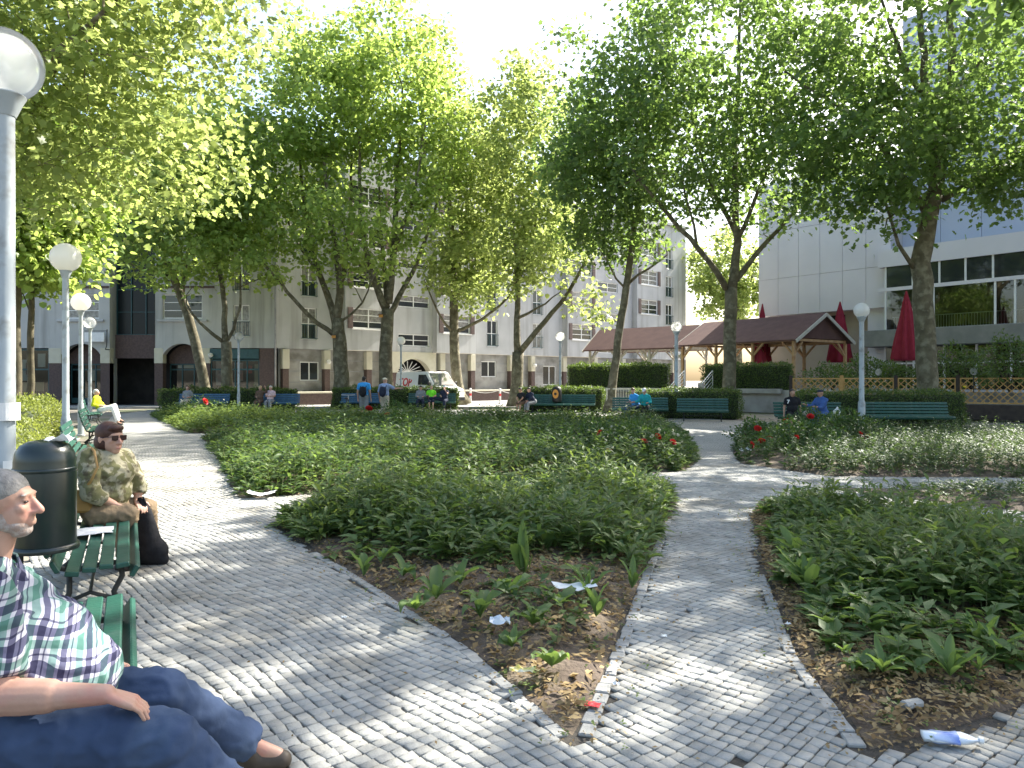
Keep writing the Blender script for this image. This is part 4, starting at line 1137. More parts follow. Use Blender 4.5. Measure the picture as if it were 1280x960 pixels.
wide1 = [(-2.2,3.2),(2.2,3.2),(3.4,10.5),(-3.5,9.5)]
litter('leaf_litter', 'stray dry leaves and crumbs lying on the cobbles', wide1, 420, lambda x,y: ~in_poly(x,y,bed1) & (x > -1.6), .022)

def joint_mask(x, y):
    m = np.zeros(x.shape, bool)
    for b in (bed1, bed4): m |= (~in_poly(x,y,b)) & (edge_dist(x,y,b) < .30)
    for b in BEDS: m &= ~in_poly(x,y,b)
    return m
herbs('ground_cover', 'tiny weeds sprouting in the joints of the cobbles along the beds', [(-3.5,3.0),(3.2,3.0),(4.5,10.5),(-3.8,10)], 900, .03, 6, .028, M_herb_y, OVAL, mask=joint_mask, stem=False, edge_drop=.05)
# broad-leaved rosettes, one by one
def broad_leaf_mesh(L, wd, arch, seed, nseg=5):
    r = random.Random(seed); mb = MB(); rows = []
    for i in range(nseg+1):
        t = i/nseg
        half = wd*.5*(math.sin(math.pi*min(1, t**.75))**.8 if 0 < t < 1 else .06)
        xx = L*t*math.cos(arch*t*.8); zz = L*(t*.75 - arch*.65*t*t) + r.gauss(0,.004)
        fold = half*.32
        rows.append([(xx,-half,zz+fold+r.gauss(0,.005)),(xx,-half*.5,zz+fold*.35),(xx,0,zz),(xx,half*.5,zz+fold*.35),(xx,half,zz+fold+r.gauss(0,.005))])
    vs = [v for row in rows for v in row]
    fs = [(i*5+j, (i+1)*5+j, (i+1)*5+j+1, i*5+j+1) for i in range(nseg) for j in range(4)]
    me = bpy.data.meshes.new('leaf'); me.from_pydata(vs, [], fs)
    me.polygons.foreach_set('use_smooth', [True]*len(fs))
    a = me.attributes.new('rnd','FLOAT','FACE'); val = r.random(); a.data.foreach_set('value', [val]*len(fs))
    me.materials.append(M_broad); return me
LEAVES = [broad_leaf_mesh(.24, .074, ar, 40+i) for i, ar in enumerate((.75,.95,1.2,.85,1.05,1.35))]
LEAVES_N = [broad_leaf_mesh(.27, .06, ar, 60+i) for i, ar in enumerate((.45,.7,.9,.6))]
def rosette(px, py, label, scale=1.0, n=8, narrow=False, group=None, z=.10, erect=.0):
    x, y = G(px, py)
    root = empty('broad_leaved_plant', (x, y, z), random.random()*6.28, label, 'plant', group)
    for k in range(n):
        me = random.choice(LEAVES_N if narrow else LEAVES)
        o = bpy.data.objects.new('leaf', me); link(o, root)
        s = 1.18*scale*random.uniform(.65,1.2)*(1 if k < n*.7 else .7)
        o.scale = (s,s,s)
        o.rotation_euler = (random.gauss(0,.25), -random.uniform(.05,.45)-erect-(.5 if k >= n*.7 else 0), k*2.4+random.gauss(0,.25))
    return root
rg1 = 'broad-leaved rosettes in the pointed bed'; rg2 = 'broad-leaved plants in the right-hand bed'
rosette(455,735,'bright broad-leaved plant with two upright leaves on the left of the pointed bed',.95,6,erect=.5)
rosette(478,715,'dark low rosette at the left margin of the pointed bed',.85,7)
rosette(545,765,'leafy rosette beside the small red and white wrapper',1.0,8)
rosette(600,790,'pale green rosette touching the crumpled plastic bag',1.0,9,erect=.2)
rosette(665,800,'rosette with drooping leaves to the right of the crumpled plastic bag',.95,8)
rosette(690,855,'small rosette nearest the tip, beside the yellow and white wrapper',.75,8)
rosette(575,745,'rosette of long leaves in front of the weeds, left of the big white paper',1.1,8)
rosette(640,760,'spreading rosette in the middle of the leaf litter',1.0,7)
rosette(655,735,'tall narrow-leaved plant standing in the leaf litter',1.15,9,True,erect=.7)
rosette(790,752,'small plant at the right margin of the pointed bed below the paper',.7,8,True,erect=.4)
rosette(520,780,'low rosette at the left border of the pointed bed, below the red and white wrapper',.8,8)
rosette(700,775,'small rosette under the big white paper',.8,8)
rosette(735,760,'bushy little plant right of the crumpled plastic bag',.85,10,True,erect=.3)
rosette(640,830,'tiny rosette behind the yellow and white wrapper',.6,8)
rosette(745,790,'small upright plant by the right border stones',.7,9,True,erect=.5)
rosette(505,735,'flat rosette of wide leaves near the left border stones',.95,9)
rosette(610,700,'big rosette at the front of the weeds, middle of the pointed bed',1.25,9,erect=.3)
rosette(680,705,'upright rosette at the front of the weeds behind the white paper',1.1,8,erect=.5)
rosette(770,705,'rosette at the front of the weeds towards the right path',1.0,8,erect=.2)
for i in range(60):      # crowd of big leaves in the right-hand bed
    for _ in range(50):
        x, y = sample_poly(bed4, 1); x = float(x[0]); y = float(y[0])
        if .15 < edge_dist([x],[y],bed4)[0] and y < 6.6 and x < .72*y: break
    px = 640 + x/y*F_PX; py = HORIZON + F_PX*CAM_H/y
    rosette(px, py, 'broad-leaved plant crowded among the weeds of the right-hand bed', random.uniform(.7,1.1)*(.62 if y < 4.9 else 1), random.randint(8,13), random.random() < .4, rg2, erect=random.uniform(-.15,.3))
for i in range(10):
    x = random.uniform(-1.2,1.5); y = random.uniform(6.9,8.2)
    if in_poly([x],[y],bed1)[0]:
        rosette(640+x/y*F_PX, HORIZON+F_PX*CAM_H/y, 'broad-leaved plant rising out of the weeds of the pointed bed', random.uniform(.9,1.2), 8, False, rg1, erect=.5)

# rose bushes with flowers
def rose_flower_mesh(s, seed):
    r = random.Random(seed); mb = MB()
    for ring, (nn, rad, lift) in enumerate(((3,.35,.75),(5,.7,.5),(6,1.0,.2))):
        for k in range(nn):
            a = 2*math.pi*k/nn + ring*.5 + r.gauss(0,.1); ca, sa = math.cos(a), math.sin(a)
            def pt(rr, t, z): return (s*(rr*ca - t*sa), s*(rr*sa + t*ca), s*z)
            w = .28+.18*ring
            mb.add([pt(.05,-w*.4,0), pt(.05,w*.4,0), pt(rad*.8,w,lift*.8), pt(rad,0,lift+.12), pt(rad*.8,-w,lift*.8)], [(0,1,2,3,4)])
    me = bpy.data.meshes.new('flower'); me.from_pydata(mb.V, [], mb.Fc)
    a = me.attributes.new('rnd','FLOAT','FACE'); a.data.foreach_set('value', [r.random() for _ in mb.Fc]); return me
FLOW = [rose_flower_mesh(.062, i) for i in range(3)]
for m in FLOW: m.materials.append(M_petal)
FLOWW = [rose_flower_mesh(.03, 10+i) for i in range(2)]
for m in FLOWW: m.materials.append(M_petal_w)
def rose_bush(px, py, Y, label, flowers, rad=(.55,.45,.38), n=900, white=0, group='flowering rose bushes'):
    b = P(px, py, Y)
    root = blob(label, 'rose_bush', (b.x, Y), rad, M_rose, n, .085, group, 'rose bush')
    for fx, fy in flowers:
        p = P(fx, fy, Y - rad[1]*1.3); o = bpy.data.objects.new('flower', random.choice(FLOW)); link(o, root)
        o.location = (p.x-b.x, p.y-Y, p.z); o.rotation_euler = (R(50)+random.gauss(0,.3), random.gauss(0,.3), random.random()*6)
        o.scale = (Y/12.5,)*3
    for k in range(white):
        a = random.random()*6.28; q = random.uniform(.3,1)
        o = bpy.data.objects.new('flower', random.choice(FLOWW)); link(o, root)
        o.location = (rad[0]*q*math.cos(a), -rad[1]*abs(math.sin(a)), rad[2]*(1+random.uniform(.0,.95))); o.rotation_euler = (R(40)+random.gauss(0,.4), random.gauss(0,.4), random.random()*6)
    return root
rose_bush(1000,575,16.5,'rose bush with five red blooms at the corner of the path',[(947,536),(939,556),(952,552),(1025,563),(995,547)],(.85,.7,.36),1700)
rose_bush(945,562,17.5,'small red-budded rose bush beside the white litter',[(962,549),(972,566)],(.55,.5,.34),900)
rose_bush(1065,560,17.8,'rose bush with paired red blooms below the grey lamp post',[(1034,556),(1075,543),(1084,547),(1060,552)],(.85,.6,.42),1500)
rose_bush(1015,545,19.5,'rose bush with two red blooms in front of the two seated men',[(983,527),(1013,521),(1055,541)],(.8,.6,.42),1300)
rose_bush(800,575,15.2,'rose bush with red and white blooms at the corner of the big bed',[(805,552),(761,564),(841,553),(822,546)],(.95,.7,.36),1700,26)
rose_bush(745,572,16.0,'pale-flowered rose bush beside the red and white one',[(750,541)],(.8,.6,.36),1300,18)
rose_bush(500,545,20,'rose bush with a single red bloom in the middle of the big bed',[(524,562)],(.6,.5,.4),800)
rose_bush(495,535,27,'rose bush with small red blooms in the far bed before the walkers',[(461,511),(484,519),(496,535)],(.9,.6,.42),900)
rose_bush(255,525,30,'rose bush with one orange-red bloom in front of the blue benches',[(256,502),(298,521)],(1.0,.7,.45),900,6)
# ================================================================== benches
SEAT = [(-.265,.405,-58),(-.195,.452,-8),(-.10,.452,2),(-.005,.44,5),(.09,.425,8)]
BACK = [(.185,.475,62),(.235,.575,66),(.27,.675,70),(.30,.775,72),(.325,.872,75)]
def bench(label, loc, rz, L=2.3, mat=None, group='slatted park benches'):
    root = empty('park_bench', (loc[0], loc[1], 0), rz, label, 'bench', group)
    mat = mat or M_bench
    for (y, z, t) in SEAT + BACK:
        rot = Matrix.Rotation(R(t), 3, 'X')
        mb = MB(); mb.obox((0,0,0), (L/2+random.uniform(-.008,.008), .040, .016), rot)
        mb.build('slat', mat, root, loc=(0,y,z), bevel=.006)
    for x in (-L/2+.28, L/2-.28):
        f = MB()
        prof = [(-.245,.36),(-.20,.415),(-.10,.415),(0,.402),(.10,.385),(.17,.41),(.215,.50),(.262,.62),(.30,.75),(.345,.90)]
        f.tube([(x,y,z) for y, z in prof], .018, 6)
        f.tube([(x,-.27,0),(x,-.235,.05),(x,-.16,.13),(x,-.14,.22),(x,-.19,.32),(x,-.18,.41)], [.024,.02,.02,.018,.018,.018], 6)
        f.tube([(x,.30,0),(x,.26,.05),(x,.17,.13),(x,.12,.24),(x,.12,.385)], [.024,.02,.02,.018,.018], 6)
        f.tube([(x,-.15,.17),(x,0,.23),(x,.14,.18)], .014, 6)
        f.build('leg', M_iron, root, smooth=True)
    c = MB(); c.tube([(-L/2+.28,0,.23),(L/2-.28,0,.23)], .012, 6); c.build('stretcher', M_iron, root)
    return root

TH = math.atan2(.889, .458)      # local -y turned to (.889,.458)
TH = math.pi - math.asin(.889)
bench('green slatted bench with the man in the checked shirt', (-1.955,3.22), TH, 1.78)
bench('green slatted bench with the lady in the patterned blouse', (-3.22,5.75), TH)
bench('pale sunlit green bench half hidden behind the lady', (-7.35,12.9), TH)
bench('turquoise looking sunlit bench further along the left path', (-10.5,18.8), TH)
bench('green bench with the sitter in white trousers', (-15.2,27.0), TH)
bench('blue bench with the woman in grey', P(253,500,39.5)[:2], R(0), 2.7, M_bench_b)
bench('blue bench with the couple, one raising an arm', P(346,500,39.5)[:2], R(2), 2.3, M_bench_b)
bench('blue bench behind the two walkers', P(452,500,41.3)[:2], R(4), 2.3, M_bench_b)
bench('green bench with three people in front of the van', P(540,500,41.0)[:2], R(3), 2.6)
bench('green bench with the bent pair in dark clothes', P(682,500,37.6)[:2], R(-8), 1.9)
bench('empty green bench beside the bin with the round yellow emblem', P(724,500,37.4)[:2], R(-8), 1.6)
bench('green bench with the couple in turquoise and blue', P(800,500,31.0)[:2], R(-10), 2.3)
bench('empty green bench under the hedge, right of the pale lamp post', P(878,500,29.6)[:2], R(-14), 2.0)
bench('green bench with the two talking men', P(1012,500,24.7)[:2], R(-6), 2.2)
bench('long empty blue-green bench under the thick plane tree', P(1137,500,24.6)[:2], R(-6), 2.65)

# ================================================================== lamps
def lamp(label, x, y, clear=False, d=.50, h=3.95, sticker=False, r=.062):
    root = empty('street_lamp', (x, y, 0), 0, label, 'lamp', 'round globe lamps')
    p = MB(); p.lathe([(r*1.35,0),(r*1.35,.9),(r,.98),(r*.92,h-d/2-.12),(r*.95,h-d/2-.1)], 16)
    pole = p.build('pole', M_pole, root, smooth=True, auto=40)
    c = MB(); c.lathe([(r*1.0,h-d/2-.12),(r*1.55,h-d/2-.02),(r*1.9,h-d/2+.03),(r*1.7,h-d/2+.05)], 18); c.build('collar', M_pole, root, smooth=True, auto=40)
    g = MB(); n = 14; prof = []
    for i in range(1, n): 
        a = math.pi*i/n; prof.append((d/2*math.sin(a), h - d/2*math.cos(a)))
    g.lathe(prof, 26); g.build('globe', M_clear if clear else M_globe, root, smooth=True)
    if clear:
        b = MB(); b.lathe([(.03,h-d/2+.05),(.03,h-.12),(.045,h-.08),(.04,h-.02),(.015,h+.02)], 12); b.build('bulb', M_globe, root, smooth=True)
    if sticker:
        for z, hh, a0, a1 in ((1.42,.13,R(-75),R(20)),(.98,.17,R(-60),R(-10))):
            s = MB(); vs = []; m = 8
            for i in range(m+1):
                a = a0+(a1-a0)*i/m; vs += [((r*1.36+.002)*math.cos(a),(r*1.36+.002)*math.sin(a),z-hh/2),((r*1.36+.002)*math.cos(a),(r*1.36+.002)*math.sin(a),z+hh/2)]
            s.add(vs, [(2*i,2*i+2,2*i+3,2*i+1) for i in range(m)])
            s.build('sticker', M_paper, pole)
    b = MB(); b.lathe([(r*1.9,0),(r*1.9,.03),(r*1.4,.05)], 16); b.build('base_plate', M_pole, root)
    return root
lamp('grey lamp post with stickers and a clear globe beside the bin', -3.72, 5.45, True, .52, 3.96, True, .075)
lamp('bright white globe lamp rising from the yellow-green hedge', -8.4, 14.0, False, .54)
lamp('white globe lamp further along the yellow-green hedge', -12.75, 22.0, False, .54)
lamp('clear globe lamp standing before the brown arch', -16.9, 29.8, True)
lamp('clear globe lamp between the two blue benches', -14.4, 39.2, True)
lamp('white globe lamp in front of the white van', -6.5, 43.6, False)
lamp('clear globe lamp beside the bin with the yellow emblem', 2.55, 39.3, True)
lamp('pale blue-grey lamp with a clear globe beside the couple in turquoise', 7.07, 32.0, True, r=.085)
lamp('white globe lamp between the two right-hand benches', 11.56, 24.6, False, r=.085)

# sign on a bracket by the arch
sg = empty('hanging_sign', P(120,430,48.5), 0, 'small white sign hanging from a bracket beside the brown arch', 'sign')
m = MB(); m.box(-.75,.55,-.03,.03,.15,.75); m.build('panel', M_paper, sg, bevel=.01)
m = MB(); m.tube([(.62,0,-.35),(.7,0,-.1),(.72,0,.95)], .03, 6); m.tube([(.72,0,.85),(-.75,0,.85)], .02, 6); m.tube([(.62,0,-.35),(.62,.5,-.35)], .03, 6); m.build('bracket', M_iron, sg)

# ================================================================== litter bins
M_bin = pmat('bin_dark_green', (.006,.014,.013), (.010,.02,.018), scale=4, rough=.28, spec=.6, col3=(.016,.026,.02), scale3=7)
bx, by = -2.90, 4.62
bn = empty('litter_bin', (bx, by, 0), 0, 'dark green domed litter bin on a post beside the lady', 'litter bin')
m = MB(); m.lathe([(.168,.60),(.172,.62),(.172,1.10),(.168,1.12),(.168,1.15),(.160,1.20),(.135,1.245),(.09,1.27),(.03,1.28)], 32); m.build('body', M_bin, bn, smooth=True, auto=50)
m = MB(); m.lathe([(.172,.595),(.188,.60),(.192,.615),(.186,.632),(.172,.637)], 32); m.build('bottom_ring', M_bin, bn, smooth=True)
m = MB(); m.lathe([(.1725,1.085),(.176,1.09),(.176,1.105),(.1725,1.11)], 32); m.build('rim', M_bin, bn, smooth=True)
m = MB(); m.tube([(-.2,.05,0),(-.2,.05,1.05)], .03, 10); m.box(-.2,-.1,.03,.07,.75,.8); m.box(-.2,-.1,.03,.07,.98,1.03); m.build('post', M_iron, bn)
def crumple(name, label, loc, sx, sy, mat, amp=.02, cat='litter', n=7, rz=0.0, seed=0, fold=0.0, group=None):
    r = random.Random(seed); vs = []; 
    for j in range(n):
        for i in range(n):
            u, v = i/(n-1)-.5, j/(n-1)-.5
            vs.append((u*sx + r.gauss(0,sx*.015), v*sy + r.gauss(0,sy*.015), abs(r.gauss(0,amp)) + fold*abs(u)))
    mb = MB(); mb.add(vs, [(j*n+i,j*n+i+1,(j+1)*n+i+1,(j+1)*n+i) for j in range(n-1) for i in range(n-1)])
    o = mb.build(name, mat, None, loc=loc); o.rotation_euler = (0,0,rz); tag(o, label, cat, group)
    sm = o.modifiers.new('thick','SOLIDIFY'); sm.thickness = .002
    return o
crumple('crumpled_paper', 'crumpled white paper lying on top of the dark bin', (bx+.08,by+.02,1.27), .17,.13, M_paper,.022, seed=1)
# litter on the ground
M_film = pmat('plastic_film', (.55,.60,.66), (.75,.78,.8), scale=14, rough=.15, spec=.8)
M_blue = pmat('blue_plastic', (.12,.2,.55), (.5,.58,.75), scale=10, rough=.12, spec=.9)
M_yellow = pmat('yellow_print', (.6,.5,.05), (.75,.72,.6), scale=16, rough=.4)
def on_bed(px, py, z=.12):
    Y = F_PX*(CAM_H-z)/(py-HORIZON); return ((px-640)*Y/F_PX, Y, z)
crumple('sheet_of_paper', 'large white sheet of paper lying on the weeds of the pointed bed', on_bed(718,735,.15), .30,.17, M_paper,.009, rz=.25, seed=2, fold=.05)
crumple('plastic_bag', 'crumpled clear plastic bag between the rosettes of the pointed bed', on_bed(625,778,.12), .13,.09, M_film,.02, seed=3)
crumple('wrapper', 'yellow and white wrapper near the tip of the pointed bed', on_bed(652,838,.10), .13,.045, M_yellow,.008, rz=-.2, seed=4)
crumple('wrapper', 'small red and white wrapper at the left margin of the pointed bed', on_bed(514,754,.06), .07,.035, M_red,.007, rz=.3, seed=5)
x_, y_ = G(741,888); crumple('card', 'flat red card on the edge stones at the tip of the pointed bed', (x_,y_,.03), .075,.055, M_red,.002, rz=-.35, seed=6)
x_, y_ = G(327,624); crumple('newspaper', 'folded newspaper at the left corner of the big bed', (x_,y_,.06), .36,.24, M_paper,.012, rz=.2, seed=8, fold=.08)
x_, y_ = G(285,588); crumple('wrapper', 'pale wrapper on the path edge by the big bed, nearer the hedges', (x_,y_,.05), .22,.10, M_film,.02, seed=9)
x_, y_ = G(309,603); crumple('wrapper', 'silver wrapper on the path edge close to the folded newspaper', (x_,y_,.05), .16,.10, M_film,.02, seed=10)
x_, y_ = G(857,571); crumple('paper_scrap', 'flat white paper scrap on the path by the red and white rose bush', (x_,y_,.03), .26,.2, M_paper,.01, seed=11)
x_, y_ = G(932,567); crumple('paper_scrap', 'crumpled white scrap under the small red-budded rose bush', (x_,y_,.06), .24,.18, M_paper,.03, seed=12)
for i, (px, py) in enumerate(((430,772),(768,830),(830,795),(770,855),(1010,748),(985,780),(490,690))):
    crumple('paper_scrap', 'tiny white scrap lying in the leaf litter', on_bed(px,py,.05), .035,.025, M_paper,.006, seed=20+i, group='tiny white scraps')
# flattened bottle
bt = empty('plastic_bottle', on_bed(1187,922,.05), R(-12), 'flattened clear plastic bottle with a blue label by the right-hand paving', 'bottle')
m = MB(); rr = random.Random(5)
def squash(a, i): return .12*math.sin(3*a+i*1.3)+.08*math.sin(5*a-i)
m.lathe([(.012,-.115),(.036,-.11),(.04,-.06),(.036,0),(.04,.05),(.03,.085),(.014,.105),(.013,.12)], 16, ruffle=squash)
o = m.build('bottle_body', M_film, bt, smooth=True); o.rotation_euler = (R(90),0,R(90)); o.scale = (1,.55,1)
m = MB(); m.lathe([(.0385,-.075),(.0405,-.05),(.0385,0),(.0405,.03)], 16, cap=False, ruffle=squash)
o = m.build('bottle_label', M_blue, bt, smooth=True); o.rotation_euler = (R(90),0,R(90)); o.scale = (1.06,.6,1)
m = MB(); m.lathe([(.015,.118),(.015,.135)], 12); o = m.build('cap', M_white, bt); o.rotation_euler = (R(90),0,R(90))
# stone lump by the bottle
m = MB(); m.obox((0,0,0),(.06,.025,.02), Matrix.Rotation(.3,3,'Z')); o = m.build('stone_fragment', M_edge, None, loc=on_bed(1140,880,.06), bevel=.012); tag(o,'broken grey kerb stone half buried behind the flattened bottle','stone')

# bin with round yellow emblem by the far benches
M_orange = pmat('orange_emblem', (.50,.21,.03), (.56,.27,.05), scale=6, rough=.5)
M_binblk = pmat('bin_black', (.015,.015,.016), rough=.5)
p = P(696,500,37.6)
b2 = empty('litter_bin', (p.x,p.y,0), 0, 'black litter bin with a round orange-yellow emblem between two green benches', 'litter bin')
m = MB(); m.lathe([(.2,.55),(.235,.6),(.24,1.1),(.22,1.25),(.1,1.33)], 18); m.build('body', M_binblk, b2, smooth=True, auto=50)
m = MB(); m.tube([(-.1,-.245,.95),(-.1,-.215,.95)], .19, 18); e1 = m.build('emblem', M_orange, b2); e1.scale = (.8,1,1.2); e1.location = (0,0,-.19)
m = MB(); m.tube([(-.09,-.26,.95),(-.09,-.247,.95)], .07, 12); e1 = m.build('emblem_mark', M_binblk, b2)
m = MB(); m.tube([(.18,.1,0),(.18,.1,1.2)], .03, 8); m.tube([(0,0,0),(0,0,.55)], .04, 8); m.build('post', M_iron, b2)

# ================================================================== terrace with pavilion
M_roof = pmat('roof_felt', (.095,.05,.043), (.12,.066,.055), scale=2, rough=.95, bump=.4, bscale=60)
M_timber = pmat('pine_timber', (.42,.26,.13), (.50,.32,.17), scale=4, rough=.7, bump=.15, col3=(.36,.2,.1), scale3=3)
M_timber_w = pmat('weathered_timber', (.42,.40,.34), (.50,.47,.40), scale=4, rough=.8, bump=.15)
M_cloth_red = pmat('red_canvas', (.23,.012,.03), (.28,.02,.04), scale=3, rough=.85, bump=.15)
TZ = 1.15
tpoly = [(3.3,45.5),(8.2,41.2),(13.4,37.2),(15.6,32.6),(24,27.5),(40,20),(40,60),(14,60)]
t = MB(); n = len(tpoly)
t.add([(x,y,TZ) for x,y in tpoly]+[(x,y,0) for x,y in tpoly], [list(range(n))]+[(i+n,(i+1)%n+n,(i+1)%n,i) for i in range(n)])
terr = t.build('terrace', M_concrete); terr['kind'] = 'structure'
def wall_run(a, b, z0, z1, w, mat, name, parent=None):
    m = MB(); m.beam((a[0],a[1],(z0+z1)/2),(b[0],b[1],(z0+z1)/2), w, z1-z0); return m.build(name, mat, parent, bevel=.015)
cop = wall_run((3.2,45.3),(8.1,41.0),TZ-.18,TZ+.06,.4,M_concrete,'coping',terr)
cop = wall_run((9.6,39.9),(13.4,37.0),TZ-.18,TZ+.06,.4,M_concrete,'coping',terr)
def line_hedge(label, a, b, w, z0, z1, mat, n, size=.075, group=None):
    a = Vector(a); b = Vector(b); d = b-a; L = d.length
    return hedge(label, -L/2, L/2, -w/2, w/2, z1-z0, math.atan2(d.y,d.x), ((a.x+b.x)/2,(a.y+b.y)/2,z0), mat, n, size, group=group)
line_hedge('tall dark hedge along the left part of the cafe terrace', (3.6,45.6),(8.6,41.4),.9,TZ,2.55,M_hedge,12000,.09)
line_hedge('tall dark hedge on the terrace to the right of the steps', (10.4,40.0),(14.0,37.4),.9,TZ,2.45,M_hedge,9000,.085)
# steps and their rails
stp = empty('stairs', (9.3,38.9,0), math.atan2(-2.9,3.9), 'concrete steps with metal handrails up to the cafe terrace', 'stairs')
for i in range(7):
    m = MB(); m.box(-.75,.75,-.2+i*.28-1.0,.1+i*.28-.72,0,TZ*(i+1)/7.0-.002*i); m.build('step', M_concrete, stp)
m = MB()
for x in (-.8,.8):
    m.tube([(x,-1.5,.95),(x,1.1,TZ+1.0)], .025, 8)
    for q in range(4): m.tube([(x,-1.5,.2+.2*q),(x,1.1,TZ+.25+.2*q)], .012, 6)
    m.tube([(x,-1.5,0),(x,-1.5,.97)], .03, 8); m.tube([(x,1.1,TZ),(x,1.1,TZ+1.02)], .03, 8)
m.build('handrail', M_white, stp, smooth=True)
m = MB(); m.box(.85,1.1,-1.0,-.75,0,1.5); m.build('newel_block', M_concrete, stp, bevel=.02)
# white railing on the ramp at the left of the steps
ra = empty('railing', (P(797,500,36.5).x,36.5,0), R(-14), 'low white bar railing behind the couple on the bench', 'railing')
m = MB(); m.box(-1.5,2.9,-.03,.03,1.18,1.24); m.box(-1.5,2.9,-.02,.02,.28,.32); m.build('rail', M_cream, ra)
m = MB()
for i in range(34): m.box(-1.48+i*.13,-1.46+i*.13,-.012,.012,.32,1.18)
m.build('bars', M_cream, ra)
for x in (-1.5,0,1.45,2.9):
    m = MB(); m.box(x-.03,x+.03,-.035,.035,0,1.25); m.build('post', M_cream, ra)

def pavilion(name, label, ax, bx_, halfw, z_e, z_r, posts, tim, frac_gable=True):
    """gabled open timber shelter; ax->bx_ is the ridge line on plan"""
    a = Vector((*ax,0)); b = Vector((*bx_,0)); d = (b-a); L = d.length
    root = empty(name, ((a.x+b.x)/2,(a.y+b.y)/2,TZ), math.atan2(d.y,d.x), label, 'pavilion')
    h = L/2; ze = z_e-TZ; zr = z_r-TZ; w = halfw; ov = .35
    zo = ze - (zr-ze)*ov/w
    for s in (-1,1):
        m = MB(); t_ = .09
        m.add([(-h-ov,0,zr),(h+ov,0,zr),(h+ov,s*(w+ov),zo),(-h-ov,s*(w+ov),zo),(-h-ov,0,zr+t_),(h+ov,0,zr+t_),(h+ov,s*(w+ov),zo+t_),(-h-ov,s*(w+ov),zo+t_)],
              [(0,1,2,3) if s > 0 else (3,2,1,0),(4,7,6,5) if s > 0 else (5,6,7,4),(0,4,5,1),(1,5,6,2),(2,6,7,3),(3,7,4,0)])
        m.build('roof', M_roof, root)
    for x in (-h-.1, h+.1):
        m = MB(); m.add([(x,-w,ze),(x,w,ze),(x,0,zr-.02)], [(0,1,2)]); m.build('gable', M_roof, root)
        for s in (-1,1):
            m = MB(); sx = x+(.31 if x > 0 else -.31); m.beam((sx,0,zr-.02),(sx,s*(w+ov),zo-.02),.05,.18); m.build('bargeboard', M_timber_w, root)
    for s in (-1,1):
        m = MB(); m.box(-h,h,s*w-.07,s*w+.07,ze-.2,ze-.02); m.build('eaves_beam', tim, root)
    for i in range(posts):
        x = -h + L*i/(posts-1)
        m = MB(); m.box(x-.06,x+.06,-w,w,ze-.18,ze-.04); m.build('tie_beam', tim, root)
        for s in (-1,1):
            m = MB(); m.box(x-.075,x+.075,s*w-.075,s*w+.075,0,ze-.2); m.build('post', tim, root, bevel=.01)
            m = MB()
            for e in (-1,1):
                if -h <= x+e*.7 <= h: m.beam((x,s*w,ze-.95),(x+e*.75,s*w,ze-.2),.08,.1)
            m.beam((x,s*w,ze-.95),(x,s*(w-.75),ze-.2),.08,.1)
            m.build('brace', tim, root)
    return root
pavilion('pavilion', 'large timber shelter with a dark brown roof on the cafe terrace', (12.9,48.8),(17.4,42.0),2.4,3.97,5.35,4,M_timber)
pavilion('pavilion', 'smaller pale timber shelter with a sunlit brown roof at the end of the terrace', (6.8,55.0),(12.4,50.5),1.9,3.95,5.3,4,M_timber_w)

def parasol(label, x, y, h, r, z0=TZ):
    root = empty('parasol', (x,y,z0), 0, label, 'parasol', 'closed red parasols')
    m = MB(); m.tube([(0,0,0),(0,0,h)], .035, 8); m.build('pole', M_timber_w, root)
    m = MB(); z1 = h*.30
    m.lathe([(r*1.05,z1),(r*1.1,z1+.15),(r*.9,h*.5),(r*.62,h*.7),(r*.33,h*.88),(r*.12,h*.97),(.03,h+.02)], 32, ruffle=lambda a, i: (.28 if i < 3 else .16)*math.sin(8*a+.4*i)+.06*math.sin(17*a+i))
    m.build('canopy', M_cloth_red, root, smooth=True)
    m = MB(); m.box(-.35,.35,-.35,.35,0,.08); m.build('foot', M_concrete, root, bevel=.02)
p = P(1050,400,44.8); parasol('closed red parasol rising behind the gable of the brown roof', p.x, p.y, 5.2, .55)
p = P(1133,400,36.0); parasol('closed red parasol behind the thick plane trunk', p.x, p.y, 4.8, .5)
p = P(953,400,48.0); parasol('closed red parasol whose tip shows over the middle of the brown roof', p.x, p.y, 5.4, .45)
p = P(950,450,43.0); parasol('short red parasol folded under the brown roof', p.x, p.y, 2.4, .55)

